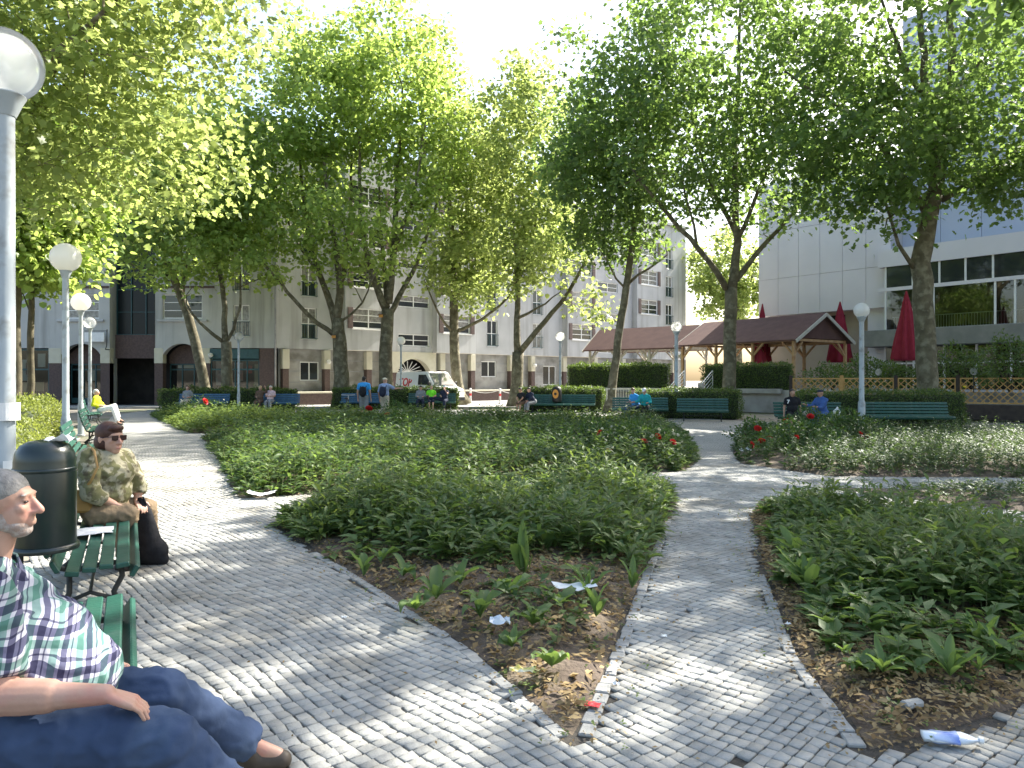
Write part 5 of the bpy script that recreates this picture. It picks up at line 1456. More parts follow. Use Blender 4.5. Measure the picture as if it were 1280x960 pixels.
# trellis fence on dark boards
M_trellis = pmat('trellis_wood', (.42,.24,.08), (.52,.32,.12), scale=5, rough=.7)
M_trellis_w = pmat('trellis_grey', (.34,.30,.24), (.42,.38,.3), scale=5, rough=.8)
M_board = pmat('dark_board', (.035,.026,.022), (.06,.045,.036), scale=6, rough=.8, bump=.2)
fpts = [Vector((12.6,33.6)), Vector((14.4,32.5)), Vector((16.2,31.4)), Vector((18.1,30.2)), Vector((20.2,28.8)), Vector((22.0,27.6)), Vector((23.8,26.4))]
fq = ['first trellis panel beside the terrace hedge','second trellis panel, behind the hedge','trellis panel just left of the thick plane trunk','trellis panel just right of the thick plane trunk','greyer trellis panel beyond the dark post','last trellis panel at the edge of the view']
for k, (a, b) in enumerate(zip(fpts[:-1], fpts[1:])):
    d = b-a; L = d.length; tm = M_trellis_w if k >= 4 else M_trellis
    root = empty('trellis_fence', (a.x,a.y,0), math.atan2(d.y,d.x), fq[k], 'fence', 'trellis fence panels')
    m = MB(); m.box(-.07,.07,-.07,.07,0,1.85); m.build('post', M_board if k != 1 else M_trellis, root, bevel=.008)
    m = MB(); m.box(.07,L-.07,-.04,.04,.08,.66); m.build('base_board', M_board, root)
    z0, z1 = .70, 1.74
    m = MB(); m.box(.07,L-.07,-.03,.03,z1-.05,z1); m.box(.07,L-.07,-.03,.03,z0,z0+.05); m.box(.07,.12,-.03,.03,z0+.05,z1-.05); m.box(L-.12,L-.07,-.03,.03,z0+.05,z1-.05); m.build('frame', tm, root)
    x0, x1, h = .12, L-.12, z1-z0-.1
    s = -h
    while s < x1-x0:
        for sg_, yy in ((1,-.012),(-1,.012)):
            xa, xb = x0+s, x0+s+h; za, zb = z0+.05, z1-.05
            ta = max(0,(x0-xa)/h); tb = min(1,(x1-xa)/h)
            if tb-ta > .05:
                p0 = (xa+ta*h, yy, za+ta*h if sg_ > 0 else zb-ta*h); p1 = (xa+tb*h, yy, za+tb*h if sg_ > 0 else zb-tb*h)
                m = MB(); m.beam(p0, p1, .012, .032, up=(0,1,0)) if False else m.beam(p0, p1, .018, .036)
                m.build('slat', tm, root)
        s += .27
for i, (px, py, Y, rad, n) in enumerate(((1085,470,34.5,(1.5,1.0,.75),1900),(1200,470,31.5,(1.6,1.0,.9),2200),(1262,465,29.5,(1.4,.9,1.05),2200),(1120,470,33,(1.2,.8,.55),1400),(1040,472,37,(1.5,.8,.6),1500))):
    p = P(px,py,Y); blob(['dark leafy shrub behind the first trellis panels','dark shrub behind the trellis right of the thick trunk','tall dark shrub at the end of the trellis fence','low dark shrub beside the thick plane trunk','dark shrub at the foot of the brown roofed shelter'][i], 'shrub', (p.x,p.y), rad, M_hedge, n, .13, 'shrubs on the cafe terrace', z0=TZ)
# small garden lamps on the fence posts
for px, Y in ((1217,29.6),(1098,32.6)):
    p = P(px,464,Y); 
    r_ = empty('garden_lamp', (p.x,p.y,TZ), 0, 'small clear globe garden lamp behind the trellis fence', 'lamp', 'small globe lamps behind the trellis')
    m = MB(); m.tube([(0,0,0),(0,0,.72)], .02, 8); m.build('stem', M_iron, r_)
    m = MB(); m.lathe([(.03,.70),(.11,.76),(.14,.85),(.11,.94),(.03,.99)], 14); m.build('globe', M_clear, r_, smooth=True)
# ================================================================== van
M_vanw = pmat('van_white', (.72,.72,.70), (.76,.76,.74), scale=2, rough=.3, spec=.5, coat=.3)
M_tyre = pmat('rubber', (.015,.015,.015), rough=.8)
M_rim = pmat('wheel_rim', (.35,.35,.36), rough=.4, metal=.6)
M_light = pmat('lamp_lens', (.7,.7,.72), rough=.1, spec=.8)
vn = empty('van', (-5.4, 48.2, -.01), R(-46), 'white delivery van with red lettering parked behind the hedge', 'van')
# local: x forward, length 4.9, width 1.9
prof = [(-2.4,.45),(-2.45,1.0),(-2.4,2.05),(-2.3,2.18),(.75,2.2),(.95,2.15),(1.75,1.28),(2.35,1.1),(2.48,.9),(2.48,.45)]
def side_y(z): return .95 - max(0, z-1.2)*.10
m = MB(); n = len(prof)
m.add([(x,-side_y(z),z) for x,z in prof]+[(x,side_y(z),z) for x,z in prof], [list(range(n)), list(range(2*n-1,n-1,-1))]+[(i,i+n,(i+1)%n+n,(i+1)%n) for i in range(n)])
m.build('body', M_vanw, vn, bevel=.05, smooth=True, auto=50)
m = MB(); m.add([(.99,-.74,2.08),(1.73,-.84,1.33),(1.73,.84,1.33),(.99,.74,2.08)], [(0,1,2,3)])
ws_ = m.build('windscreen', M_glass, vn); ws_.location = (.035,0,.03)
for s in (-1,1):
    m = MB(); m.add([(.1,s*(side_y(2.0)+.012),2.0),(.86,s*(side_y(2.0)+.012),2.0),(1.5,s*(side_y(1.35)+.012),1.35),(.1,s*(side_y(1.35)+.012),1.35)], [(0,1,2,3) if s < 0 else (3,2,1,0)]); m.build('door_window', M_glass, vn)
    m = MB(); m.box(1.35,1.5,s*1.0-.02 if s > 0 else -1.16,s*1.0+.16 if s > 0 else -.98,1.3,1.55); m.build('mirror', M_binblk, vn, bevel=.02)
    m = MB(); m.box(2.40,2.5,s*.72-.16,s*.72+.16,.85,1.05); m.build('headlight', M_light, vn, bevel=.02)
    for x in (-1.5,1.55):
        m = MB(); m.tube([(x,s*.78,.32),(x,s*.98,.32)], .32, 20); wl = m.build('wheel', M_tyre, vn)
        m = MB(); m.tube([(x,s*.97,.32),(x,s*.99,.32)], .19, 16); m.build('rim', M_rim, wl)
m = MB(); m.box(2.44,2.56,-.93,.93,.38,.62); m.build('bumper', M_binblk, vn, bevel=.03)
m = MB(); m.box(2.485,2.50,-.5,.5,.68,.85); m.build('grille', M_binblk, vn)
def lettering(txt, size, mat, parent, loc, rot, extrude=.004, name='lettering', shear=0.0):
    cu = bpy.data.curves.new('txt','FONT'); cu.body = txt; cu.size = size; cu.extrude = extrude; cu.align_x = 'CENTER'; cu.shear = shear; cu.offset = size*.03
    o = bpy.data.objects.new('txt', cu); COL.objects.link(o)
    me = bpy.data.meshes.new_from_object(o.evaluated_get(bpy.context.evaluated_depsgraph_get()))
    bpy.data.objects.remove(o)
    t = mobj(name, me, mat, parent); t.location = loc; t.rotation_euler = rot
    return t
lettering('TOP', .72, M_red, vn, (-1.35,-.93,1.28), (R(84),0,0), shear=.15)
m = MB(); m.box(-1.9,-.8,-.968,-.958,1.1,1.16); m.build('stripe', M_binblk, vn)

# ================================================================== bicycle
def bicycle(label, loc, rz):
    root = empty('bicycle', loc, rz, label, 'bicycle')
    for x in (-.52,.52):
        t = MB(); pts = [(x+.33*math.cos(a),0,.34+.33*math.sin(a)) for a in np.linspace(0,2*math.pi,25)]
        t.tube(pts, .02, 6, cap=False); wl = t.build('wheel', M_tyre, root)
        s = MB()
        for k in range(10):
            a = k*math.pi/5; s.tube([(x,0,.34),(x+.32*math.cos(a),0,.34+.32*math.sin(a))], .0025, 3)
        s.build('spokes', M_rim, wl)
    f = MB(); bb = (-.08,0,.30); st = (-.2,0,.80); hd = (.36,0,.86); hb = (.40,0,.70)
    for a, b in ((bb,st),(bb,hb),(st,hd),((-.52,0,.34),bb),((-.52,0,.34),(-.19,0,.72)),(hb,(.52,0,.34)),(hd,hb)): f.tube([a,b], .018, 6)
    f.build('frame', M_iron, root)
    h = MB(); h.tube([(.36,0,.86),(.34,0,1.02)], .015, 6); h.tube([(.26,-.28,1.04),(.36,-.1,1.03),(.36,.1,1.03),(.26,.28,1.04)], .014, 6); h.build('handlebar', M_rim, root)
    s = MB(); s.lathe([(.02,.84),(.09,.86),(.1,.9),(.05,.92)], 10, (-.22,0,0)); s.tube([(-.2,0,.78),(-.22,0,.88)], .014, 6); s.build('saddle', M_binblk, root)
    return root
p = P(434,500,31.0); bicycle('dark bicycle with pale handlebars leaning by the stout plane tree', (p.x,p.y,0), R(-70))

# ================================================================== bollards with a rope
M_bolw = pmat('bollard_white', (.62,.61,.60), (.7,.69,.68), scale=4, rough=.6)
bp = [P(588,500,52), P(625,500,51)]
for k, p in enumerate(bp):
    r_ = empty('bollard', (p.x,p.y,0), 0, ['white and red bollard next to the slim plane tree','white and red bollard next to the V-forked plane tree'][k], 'bollard', 'roped bollards')
    m = MB(); m.lathe([(.07,0),(.07,.95),(.09,.97),(.08,1.04),(.03,1.08)], 12); m.build('post', M_bolw, r_, smooth=True, auto=40)
    m = MB(); m.lathe([(.073,.55),(.073,.72)], 12, cap=False); m.build('red_band', M_red, r_)
def rope(a, b, sag, label):
    m = MB(); pts = []
    for i in range(13):
        t_ = i/12; pts.append(a.lerp(b,t_) - Vector((0,0,sag*4*t_*(1-t_))))
    m.tube(pts, .022, 6); o = m.build('rope', M_bolw, None); tag(o, label, 'rope')
z_ = Vector((0,0,.98)); g2 = Vector((1,1,0))
A0 = Vector((bp[0].x,bp[0].y,.98)); A1 = Vector((bp[1].x,bp[1].y,.98)); A2 = Vector((.7,50.2,.98))
rope(A0,A1,.22,'pale rope slung between the two bollards'); rope(A1,A2,.22,'pale rope running from the second bollard towards the V-forked tree')
# nesting boxes / markers on the trunks
for px, py, Y, lb in ((417,421,42.4,'small orange box fixed to the stout two-forked plane tree'),(476,395,43.5,'small orange box fixed to the tallest plane tree')):
    p = P(px,py,Y); r_ = empty('nest_box', p, R(20), lb, 'box')
    m = MB(); m.box(-.11,.11,-.10,.10,-.08,.08); m.build('case', M_orange, r_, bevel=.01)
    m = MB(); m.box(-.13,.13,-.13,.12,.082,.10); m.build('lid', M_brickbrown, r_)
# wall shop lamp
p = P(263,444,48.7); r_ = empty('shop_lamp', p, 0, 'small white globe lamp beside the teal shopfront', 'lamp')
m = MB(); m.lathe([(.03,-.16),(.13,-.1),(.17,0),(.13,.1),(.03,.16)], 14); m.build('globe', M_globe, r_, smooth=True)
m = MB(); m.tube([(0,0,0),(0,.35,.05)], .025, 6); m.build('arm', M_iron, r_)

# ================================================================== people
def prim_capsule(bm, p0, r0, p1, r1, n=14, flat=False):
    p0 = Vector(p0); p1 = Vector(p1); d = p1-p0; L = d.length
    q = d.to_track_quat('Z','Y') if L > 1e-6 else Euler((0,0,0)).to_quaternion()
    prof = []
    if flat: prof = [(r0,0),(r1,L)]
    else:
        for i in range(5): a = math.pi/2*(i/5); prof.append((max(1e-3,r0*math.sin(a)) , -r0*math.cos(a)))
        for i in range(1,3): prof.append((r0+(r1-r0)*i/3, L*i/3))
        for i in range(6): a = math.pi/2*(1-i/5.0); prof.append((max(1e-3,r1*math.sin(a)), L+r1*math.cos(a)))
    rings = []
    for r, z in prof: rings.append([bm.verts.new(p0 + q @ Vector((r*math.cos(2*math.pi*k/n), r*math.sin(2*math.pi*k/n), z))) for k in range(n)])
    for a, b in zip(rings[:-1], rings[1:]):
        for k in range(n): bm.faces.new((a[k], a[(k+1)%n], b[(k+1)%n], b[k]))
    bm.faces.new(rings[0][::-1]); bm.faces.new(rings[-1])
def prim_ell(bm, c, rad, rot=None):
    mt = Matrix.Translation(Vector(c)) @ ((rot.to_matrix().to_4x4()) if rot else Matrix()) @ Matrix.Diagonal((*rad,1))
    bmesh.ops.create_icosphere(bm, subdivisions=3, radius=1.0, matrix=mt)

def organic(name, prims, voxel, smooth=6, grow=0.0):
    bm = bmesh.new()
    for p in prims:
        if p[0] == 'c': prim_capsule(bm, p[1], p[2]+grow, p[3], p[4]+grow)
        elif p[0] == 'f': prim_capsule(bm, p[1], p[2]+grow, p[3], p[4]+grow, flat=True)
        else: prim_ell(bm, p[1], [r+grow for r in p[2]], p[3] if len(p) > 3 else None)
    me = bpy.data.meshes.new(name); bm.to_mesh(me); bm.free()
    o = bpy.data.objects.new(name, me); COL.objects.link(o)
    r = o.modifiers.new('r','REMESH'); r.mode = 'VOXEL'; r.voxel_size = voxel; r.use_smooth_shade = True
    if smooth:
        s = o.modifiers.new('s','SMOOTH'); s.factor = .5; s.iterations = smooth
    res = bpy.data.meshes.new_from_object(o.evaluated_get(bpy.context.evaluated_depsgraph_get()))
    bpy.data.objects.remove(o); bpy.data.meshes.remove(me)
    res.name = name
    return res

from mathutils import noise as mnoise
def wrinkle(me, amp, sc, seed=0, stretch=(1,1,1)):
    nn = [v.normal.copy() for v in me.vertices]; off = Vector((seed*3.1, seed*1.7, 0))
    for v, n_ in zip(me.vertices, nn):
        q = Vector((v.co.x*stretch[0], v.co.y*stretch[1], v.co.z*stretch[2]))*sc + off
        a = 1 - abs(mnoise.noise(q))*2.2; b_ = mnoise.noise(q*2.3 + Vector((5,1,2)))
        v.co += n_*amp*max(0.0, a*.8 + b_*.5 - .1)
    me.update()
    return me
SKIN = pmat('skin', (.46,.27,.19), (.52,.31,.23), scale=14, rough=.5, bump=.05, bscale=90, spec=.35, col3=(.50,.24,.18), scale3=9)
SKIN_D = pmat('skin_tanned', (.34,.19,.125), (.40,.23,.155), scale=14, rough=.5)
def cloth(name, c, c2=None, scale=12, bump=.25, **k): return pmat(name, c, c2 or tuple(v*1.25 for v in c), scale=scale, rough=.85, bump=bump, bscale=30, spec=.2, **k)
HAIR = {}
def hairm(name, c): 
    if name not in HAIR: HAIR[name] = pmat('hair_'+name, c, tuple(min(1,v*1.6) for v in c), scale=40, rough=.55, bump=.22, bscale=120)
    return HAIR[name]

def hand_prims(w, d, up, s=1.0, curl=.6):
    """palm and five fingers; w wrist, d pointing direction, up = back of the hand"""
    w = Vector(w); d = Vector(d).normalized(); up = Vector(up); up = (up - d*up.dot(d)).normalized(); sx = d.cross(up)
    pr = []; pc = w + d*.05*s
    for k in (-1.5,-.5,.5,1.5):
        base = w + d*.015*s + sx*k*.012*s; kn = w + d*.09*s + sx*k*.0235*s
        pr.append(('c', base, .018*s, kn, .0125*s))
        Lf = (.075,.085,.08,.062)[int(k+1.5)]*s
        a = curl; p1 = kn + (d*math.cos(a*.5) - up*math.sin(a*.5))*Lf*.5; p2 = p1 + (d*math.cos(a*1.2) - up*math.sin(a*1.2))*Lf*.5
        pr += [('c', kn, .0092*s, p1, .0082*s), ('c', p1, .0082*s, p2, .0068*s)]
    t0 = w + d*.03*s - sx*.026*s; t1 = t0 + (d*.6 - sx*.75 - up*.2).normalized()*.05*s; t2 = t1 + (d*.95 - sx*.25 - up*.3).normalized()*.035*s
    pr += [('c', w + d*.015*s, .017*s, t0, .0155*s), ('c', t0, .0145*s, t1, .011*s), ('c', t1, .0105*s, t2, .0085*s)]
    return pr

def head_prims(c, f, s=1.0, pitch=0.0):
    """head centred on c looking along f; returns primitives and the rotation"""
    f = Vector(f).normalized(); yaw = math.atan2(f.y, f.x)
    rot = Euler((0, -pitch, yaw), 'XYZ'); M = rot.to_matrix(); c = Vector(c)
    W = lambda x, y, z: c + M @ Vector((x*s, y*s, z*s))
    E = lambda x, y, z, rx, ry, rz: ('e', W(x,y,z), (rx*s, ry*s, rz*s), rot)
    pr = [E(-.012,0,.03,.098,.077,.088), E(.028,0,-.028,.066,.061,.082), E(.048,0,-.085,.034,.036,.026),
          E(-.045,0,-.03,.05,.055,.06), E(.078,0,.035,.016,.05,.012),
          ('c', W(.086,0,.02), .010*s, W(.112,0,-.024), .015*s), E(.096,.013,-.028,.012,.010,.009), E(.096,-.013,-.028,.012,.010,.009),
          E(.084,0,-.058,.014,.024,.006), E(.083,0,-.069,.013,.022,.006), E(.066,.035,-.01,.02,.022,.02), E(.066,-.035,-.01,.02,.022,.02)]
    for y in (-1,1):
        pr += [E(-.012,y*.078,-.002,.020,.009,.030), E(.079,y*.03,.018,.010,.014,.006)]
    return pr, rot, W

def person(name, label, J, head, wear, voxel=.02, group=None, base=(0,0,0), fat=1.0, scale=1.0):
    """J: joints in world coordinates; wear: materials"""
    root = empty(name, base, 0, label, 'person', group)
    b = Vector(base); K = {k: Vector(v)-b for k, v in J.items()}
    hp, hrot, W = head_prims(K['head'], head['f'], head.get('s',1.0)*1.02, head.get('pitch',0))
    neck0 = K['neck']; torso = []
    sx = (K['shL']-K['shR']).normalized()
    ch = (K['shL']+K['shR'])/2 - Vector((0,0,.10)); pel = (K['hipL']+K['hipR'])/2; mid = ch.lerp(pel,.55)
    fw = Vector(head.get('body', head['f'])); fw = (fw - sx*fw.dot(sx)); fw.z = 0; fw.normalize()
    yaw = Euler((0,0,math.atan2(fw.y,fw.x)))
    fm = fat
    torso = [('e', ch, (.125*fm,.185*(.6+.4*fm),.17), yaw), ('e', mid+fw*.02*fm, (.135*fm,.165*(.5+.5*fm),.17), yaw), ('e', pel+Vector((0,0,.03)), (.135*fm,.18*(.6+.4*fm),.13), yaw),
             ('c', ch, .12, mid, .13*fm), ('c', mid, .13*fm, pel, .125*fm), ('c', K['shL'], .062, ch+Vector((0,0,.05)), .09), ('c', K['shR'], .062, ch+Vector((0,0,.05)), .09),
             ('c', K['shL']-sx*.02+Vector((0,0,.01)), .055, neck0, .06), ('c', K['shR']+sx*.02+Vector((0,0,.01)), .055, neck0, .06)]
    torso += [(q[0], Vector(q[1])-b, *q[2:]) if q[0] == 'e' else (q[0], Vector(q[1])-b, q[2], Vector(q[3])-b, q[4]) for q in wear.get('torso_extra', [])]
    arms, up_arms, legs, shoes, hands = [], [], [], [], []
    hp = hp + [(q[0], Vector(q[1])-b, *q[2:]) for q in wear.get('head_extra', [])]
    for s in 'LR':
        am = wear.get('arm',1.0); arms += [('c', K['sh'+s], .052*am, K['el'+s], .042*am), ('c', K['el'+s], .040*am, K['wr'+s], .027*am**.5), ('c', K['el'+s].lerp(K['wr'+s],.1), .042*am, K['el'+s].lerp(K['wr'+s],.45), .038*am)]
        d = (K['ha'+s]-K['wr'+s]) if 'ha'+s in K else (K['wr'+s]-K['el'+s])
        arms += hand_prims(K['wr'+s], d, wear.get('palm_up', Vector((0,0,1))), 1.0) if voxel < .011 else [('c', K['wr'+s], .03, K['wr'+s]+d.normalized()*.10, .034), ('c', K['wr'+s]+d.normalized()*.1, .026, K['wr'+s]+d.normalized()*.16, .018)]
        th = wear.get('thigh',1.0); legs += [('c', K['hip'+s], .088*(.5+.5*fm), K['kn'+s], .060), ('c', K['kn'+s], .058, K['an'+s], .040)]
        fd = Vector(K['to'+s]-K['an'+s]); 
        legs += [('c', K['an'+s], .038, K['to'+s]-fd*.3, .03)]
    sk = torso + arms + legs + hp + [('c', neck0, .058, K['head']-Vector((0,0,.06)), .052)]
    body = mobj('body', organic('body', sk, voxel, 2 if voxel < .008 else 3), wear.get('skin', SKIN), root)
    # clothing
    sl = wear.get('sleeve', .75); st = list(torso)
    for s in 'LR':
        if sl <= 1: st.append(('f', K['sh'+s]-(K['el'+s]-K['sh'+s])*.05, .060*am, K['sh'+s].lerp(K['el'+s], sl), .058*am)); st.append(('c', K['sh'+s], .056*am, K['sh'+s].lerp(K['el'+s], sl*.7), .052*am))
        else: st += [('c', K['sh'+s], .058*am, K['el'+s], .048*am), ('f', K['el'+s], .047*am, K['el'+s].lerp(K['wr'+s], min(.95,sl-1)), .040*am)]
    g = .012
    sh_me = organic('shirt', st, max(voxel,.009), wear.get('smooth',3), g)
    if voxel < .01: wrinkle(sh_me, .014, 6.5, 1, (1,1,1.6))
    mobj('shirt', sh_me, wear['shirt'], root)
    lg = wear.get('leg', 1.9); tr = [torso[2], ('c', mid.lerp(pel,.6), .12*fm, pel, .125*fm)]
    for s in 'LR':
        tr.append(('c', K['hip'+s], .092*(.5+.5*fm)*th, K['kn'+s], .066*th**.5))
        if lg > 1: tr.append(('f', K['kn'+s]-(K['an'+s]-K['kn'+s])*.02, .064, K['kn'+s].lerp(K['an'+s], lg-1), .060*th**.5))
    tr_me = organic('trousers', tr, max(voxel,.009), 3, g+.005)
    if voxel < .01: wrinkle(tr_me, .013, 11, 2)
    mobj('trousers', tr_me, wear['trousers'], root)
    for s in 'LR':
        a, t_ = K['an'+s], K['to'+s]; fd = (t_-a); fd.z = 0
        fd = fd.normalized() if fd.length > 1e-4 else fw
        z = min(a.z, t_.z)-.03
        bt_ = Vector((a.x,a.y,max(t_.z, .03)))
        sp = [('c', bt_-fd*.05, .04, t_-fd*.03, .034), ('c', a-Vector((0,0,.02)), .045, bt_+fd*.03, .042)]
        mobj('shoe', organic('shoe', sp, max(voxel*.8,.008), 2, .006), wear['shoes'], root)
    # hair
    hs = head.get('s',1.0)*1.02
    H = head.get('hair','short'); E = lambda x,y,z,rx,ry,rz: ('e', W(x,y,z), (rx*hs,ry*hs,rz*hs), hrot)
    if H == 'cap':
        pr = [E(-.012,0,.065,.102,.083,.062), E(.10,0,.045,.05,.06,.010)]
    elif H == 'bob': pr = [E(-.02,0,.05,.105,.088,.085), E(-.04,0,-.02,.085,.092,.09), E(.06,0,.085,.045,.06,.03)]
    elif H == 'grey_short': pr = [E(-.018,0,.048,.099,.082,.082), E(-.05,0,-.02,.062,.078,.06)]
    elif H == 'long': pr = [E(-.025,0,.05,.1,.085,.085), E(-.06,0,-.05,.06,.085,.13)]
    else: pr = [E(-.022,0,.048,.098,.081,.080), E(-.05,0,-.01,.060,.074,.06)]
    mobj('cap' if H == 'cap' else 'hair', organic('hair', pr, max(.007, voxel*.7), 2), head['hm'], root)
    return root, K, W, hrot, hs

def seated(x, y, f, seat=.45, lean=0.0, knee=.0, h=1.0, arms='lap', side=0.0, spread=.09, twist=0.0, feet=0.0):
    """joints of a seated figure facing f"""
    f = Vector((f[0],f[1],0)).normalized(); l = Vector((-f.y,f.x,0)); o = Vector((x,y,0)); z = Vector((0,0,1))
    hip = o + z*(seat+.10); J = {}
    J['hipL'] = hip + l*.09; J['hipR'] = hip - l*.09
    up = (z*math.cos(lean) + f*math.sin(lean)).normalized(); sd_ = l*side
    ch = hip + up*.46 + sd_
    J['shL'] = ch + l*.18 + f*twist; J['shR'] = ch - l*.18 - f*twist; J['neck'] = hip + up*.53 + sd_*1.1; J['head'] = hip + up*.53 + (z*.9+up*.4).normalized()*.15 + f*.03 + sd_*1.2
    for s, q in (('L',1),('R',-1)):
        J['kn'+s] = hip + f*.43 + l*q*spread*1.2 + z*(-.05); J['an'+s] = Vector((*(hip + f*(.46+feet) + l*q*spread*1.1)[:2], .09)); J['to'+s] = Vector((*(hip + f*(.64+feet) + l*q*(spread*1.1+.03))[:2], .035))
        if arms == 'lap': J['el'+s] = ch + l*q*.25 - z*.24 - f*.02*(1-lean); J['wr'+s] = J['el'+s] + f*.2 - l*q*.10 - z*.0 ; J['wr'+s].z = max(J['wr'+s].z-.02, seat+.19)
        elif arms == 'fold': J['el'+s] = ch + l*q*.23 - z*.22 + f*.04; J['wr'+s] = ch + f*.19 - l*q*.06 - z*.2
        elif arms == 'knees': J['el'+s] = ch + l*q*.2 - z*.2 + f*.14; J['wr'+s] = hip + f*.42 + l*q*.06 + z*.06
        elif arms == 'down': J['el'+s] = ch + l*q*.25 - z*.25; J['wr'+s] = ch + l*q*.27 - z*.46 + f*.05
    return J
def standing(x, y, f, h=1.0):
    f = Vector((f[0],f[1],0)).normalized(); l = Vector((-f.y,f.x,0)); o = Vector((x,y,0)); z = Vector((0,0,1)); J = {}
    hip = o+z*.92*h
    for s, q in (('L',1),('R',-1)):
        J['hip'+s] = hip+l*q*.09; J['kn'+s] = o+l*q*.10+z*.5*h+f*.03*q; J['an'+s] = o+l*q*.11+z*.09+f*.05*q; J['to'+s] = o+l*q*.13+z*.035+f*(.19+.05*q)
        J['sh'+s] = o+l*q*.19+z*1.42*h; J['el'+s] = o+l*q*.25+z*1.13*h-f*.03; J['wr'+s] = o+l*q*.26+z*.88*h+f*.06
    J['neck'] = o+z*1.47*h; J['head'] = o+z*1.62*h+f*.02
    return J
def plaid_mat():
    m = bpy.data.materials.new('checked_shirt'); m.use_nodes = True
    t = m.node_tree; N = t.nodes; L = t.links; b = N['Principled BSDF']; b.inputs['Roughness'].default_value = .85; b.inputs['Specular IOR Level'].default_value = .15
    tc = N.new('ShaderNodeTexCoord')
    nz = N.new('ShaderNodeTexNoise'); nz.inputs['Scale'].default_value = 5; L.new(tc.outputs['Object'], nz.inputs['Vector'])
    wv = N.new('ShaderNodeVectorMath'); wv.operation = 'MULTIPLY_ADD'; wv.inputs[1].default_value = (.05,.05,.05); L.new(nz.outputs['Color'], wv.inputs[0]); L.new(tc.outputs['Object'], wv.inputs[2])
    def stripe(dirv, period, lo, hi, off=0.0):
        d = N.new('ShaderNodeVectorMath'); d.operation = 'DOT_PRODUCT'; d.inputs[1].default_value = dirv; L.new(wv.outputs[0], d.inputs[0])
        a = N.new('ShaderNodeMath'); a.operation = 'ADD'; a.inputs[1].default_value = off+10*period; L.new(d.outputs['Value'], a.inputs[0])
        md = N.new('ShaderNodeMath'); md.operation = 'MODULO'; md.inputs[1].default_value = period; L.new(a.outputs[0], md.inputs[0])
        g = N.new('ShaderNodeMath'); g.operation = 'GREATER_THAN'; g.inputs[1].default_value = lo*period; L.new(md.outputs[0], g.inputs[0])
        l = N.new('ShaderNodeMath'); l.operation = 'LESS_THAN'; l.inputs[1].default_value = hi*period; L.new(md.outputs[0], l.inputs[0])
        x = N.new('ShaderNodeMath'); x.operation = 'MULTIPLY'; L.new(g.outputs[0], x.inputs[0]); L.new(l.outputs[0], x.inputs[1]); return x.outputs[0]
    u = (.85,.62,-.28); v = (.33,-.05,.94); per = .088
    col = None
    def mul(base, fac, c, st):
        mx = N.new('ShaderNodeMix'); mx.data_type = 'RGBA'; mx.blend_type = 'MULTIPLY'; mx.inputs[7].default_value = (*c,1)
        s = N.new('ShaderNodeMath'); s.operation = 'MULTIPLY'; s.inputs[1].default_value = st; L.new(fac, s.inputs[0]); L.new(s.outputs[0], mx.inputs[0])
        if base is None: mx.inputs[6].default_value = (.44,.44,.48,1)
        else: L.new(base, mx.inputs[6])
        return mx.outputs[2]
    green = (.20,.48,.37); navy = (.08,.08,.20)
    for dv in (u, v):
        col = mul(col, stripe(dv, per, .05, .33), green, .75)
        col = mul(col, stripe(dv, per, .45, .69), navy, .85)
        col = mul(col, stripe(dv, per, .82, .88), navy, .75)
    L.new(col, b.inputs['Base Color'])
    bz = N.new('ShaderNodeTexNoise'); bz.inputs['Scale'].default_value = 9; bz.inputs['Detail'].default_value = 3; L.new(tc.outputs['Object'], bz.inputs['Vector'])
    bp = N.new('ShaderNodeBump'); bp.inputs['Strength'].default_value = .7; bp.inputs['Distance'].default_value = .03; L.new(bz.outputs[0], bp.inputs['Height']); L.new(bp.outputs[0], b.inputs['Normal'])
    return m
M_plaid = plaid_mat()
M_denim = pmat('blue_denim', (.042,.064,.118), (.062,.092,.165), scale=5, rough=.85, bump=.5, bscale=7, spec=.15, col3=(.07,.10,.155), scale3=3)
M_blouse = pmat('patterned_blouse', (.33,.305,.21), (.15,.145,.07), scale=13, rough=.85, bump=.3, bscale=12, spec=.15, detail=3, lo=.47, hi=.53, col3=(.09,.075,.045), scale3=17)
M_khaki = cloth('khaki_cloth', (.22,.16,.10))
M_blackcloth = cloth('black_cloth', (.012,.012,.014), (.02,.02,.023))
M_shoe = pmat('dark_leather', (.025,.02,.017), (.04,.032,.027), scale=10, rough=.5)
M_sandal = pmat('brown_leather', (.06,.045,.033), (.09,.07,.05), scale=12, rough=.55)
M_tan = pmat('tan_leather', (.33,.19,.055), (.38,.22,.07), scale=8, rough=.5)
M_sole = pmat('rubber_sole', (.05,.045,.04), rough=.8)
M_grey = cloth('grey_cloth', (.18,.19,.20)); M_white_c = cloth('white_cloth', (.66,.66,.64), (.75,.75,.73)); M_navy = cloth('navy_cloth', (.02,.025,.045))
M_turq = cloth('turquoise_cloth', (.02,.28,.30)); M_sky = cloth('sky_blue_cloth', (.04,.25,.55)); M_lime = cloth('lime_cloth', (.16,.62,.03)); M_beige = cloth('beige_cloth', (.38,.34,.27)); M_lilac = cloth('pale_blue_cloth', (.24,.30,.45)); M_bluej = cloth('blue_jacket', (.05,.10,.26)); M_brownc = cloth('brown_cloth', (.10,.065,.045)); M_pink = cloth('pale_pink_cloth', (.5,.36,.38)); M_hivis = cloth('yellow_cloth', (.55,.55,.02))

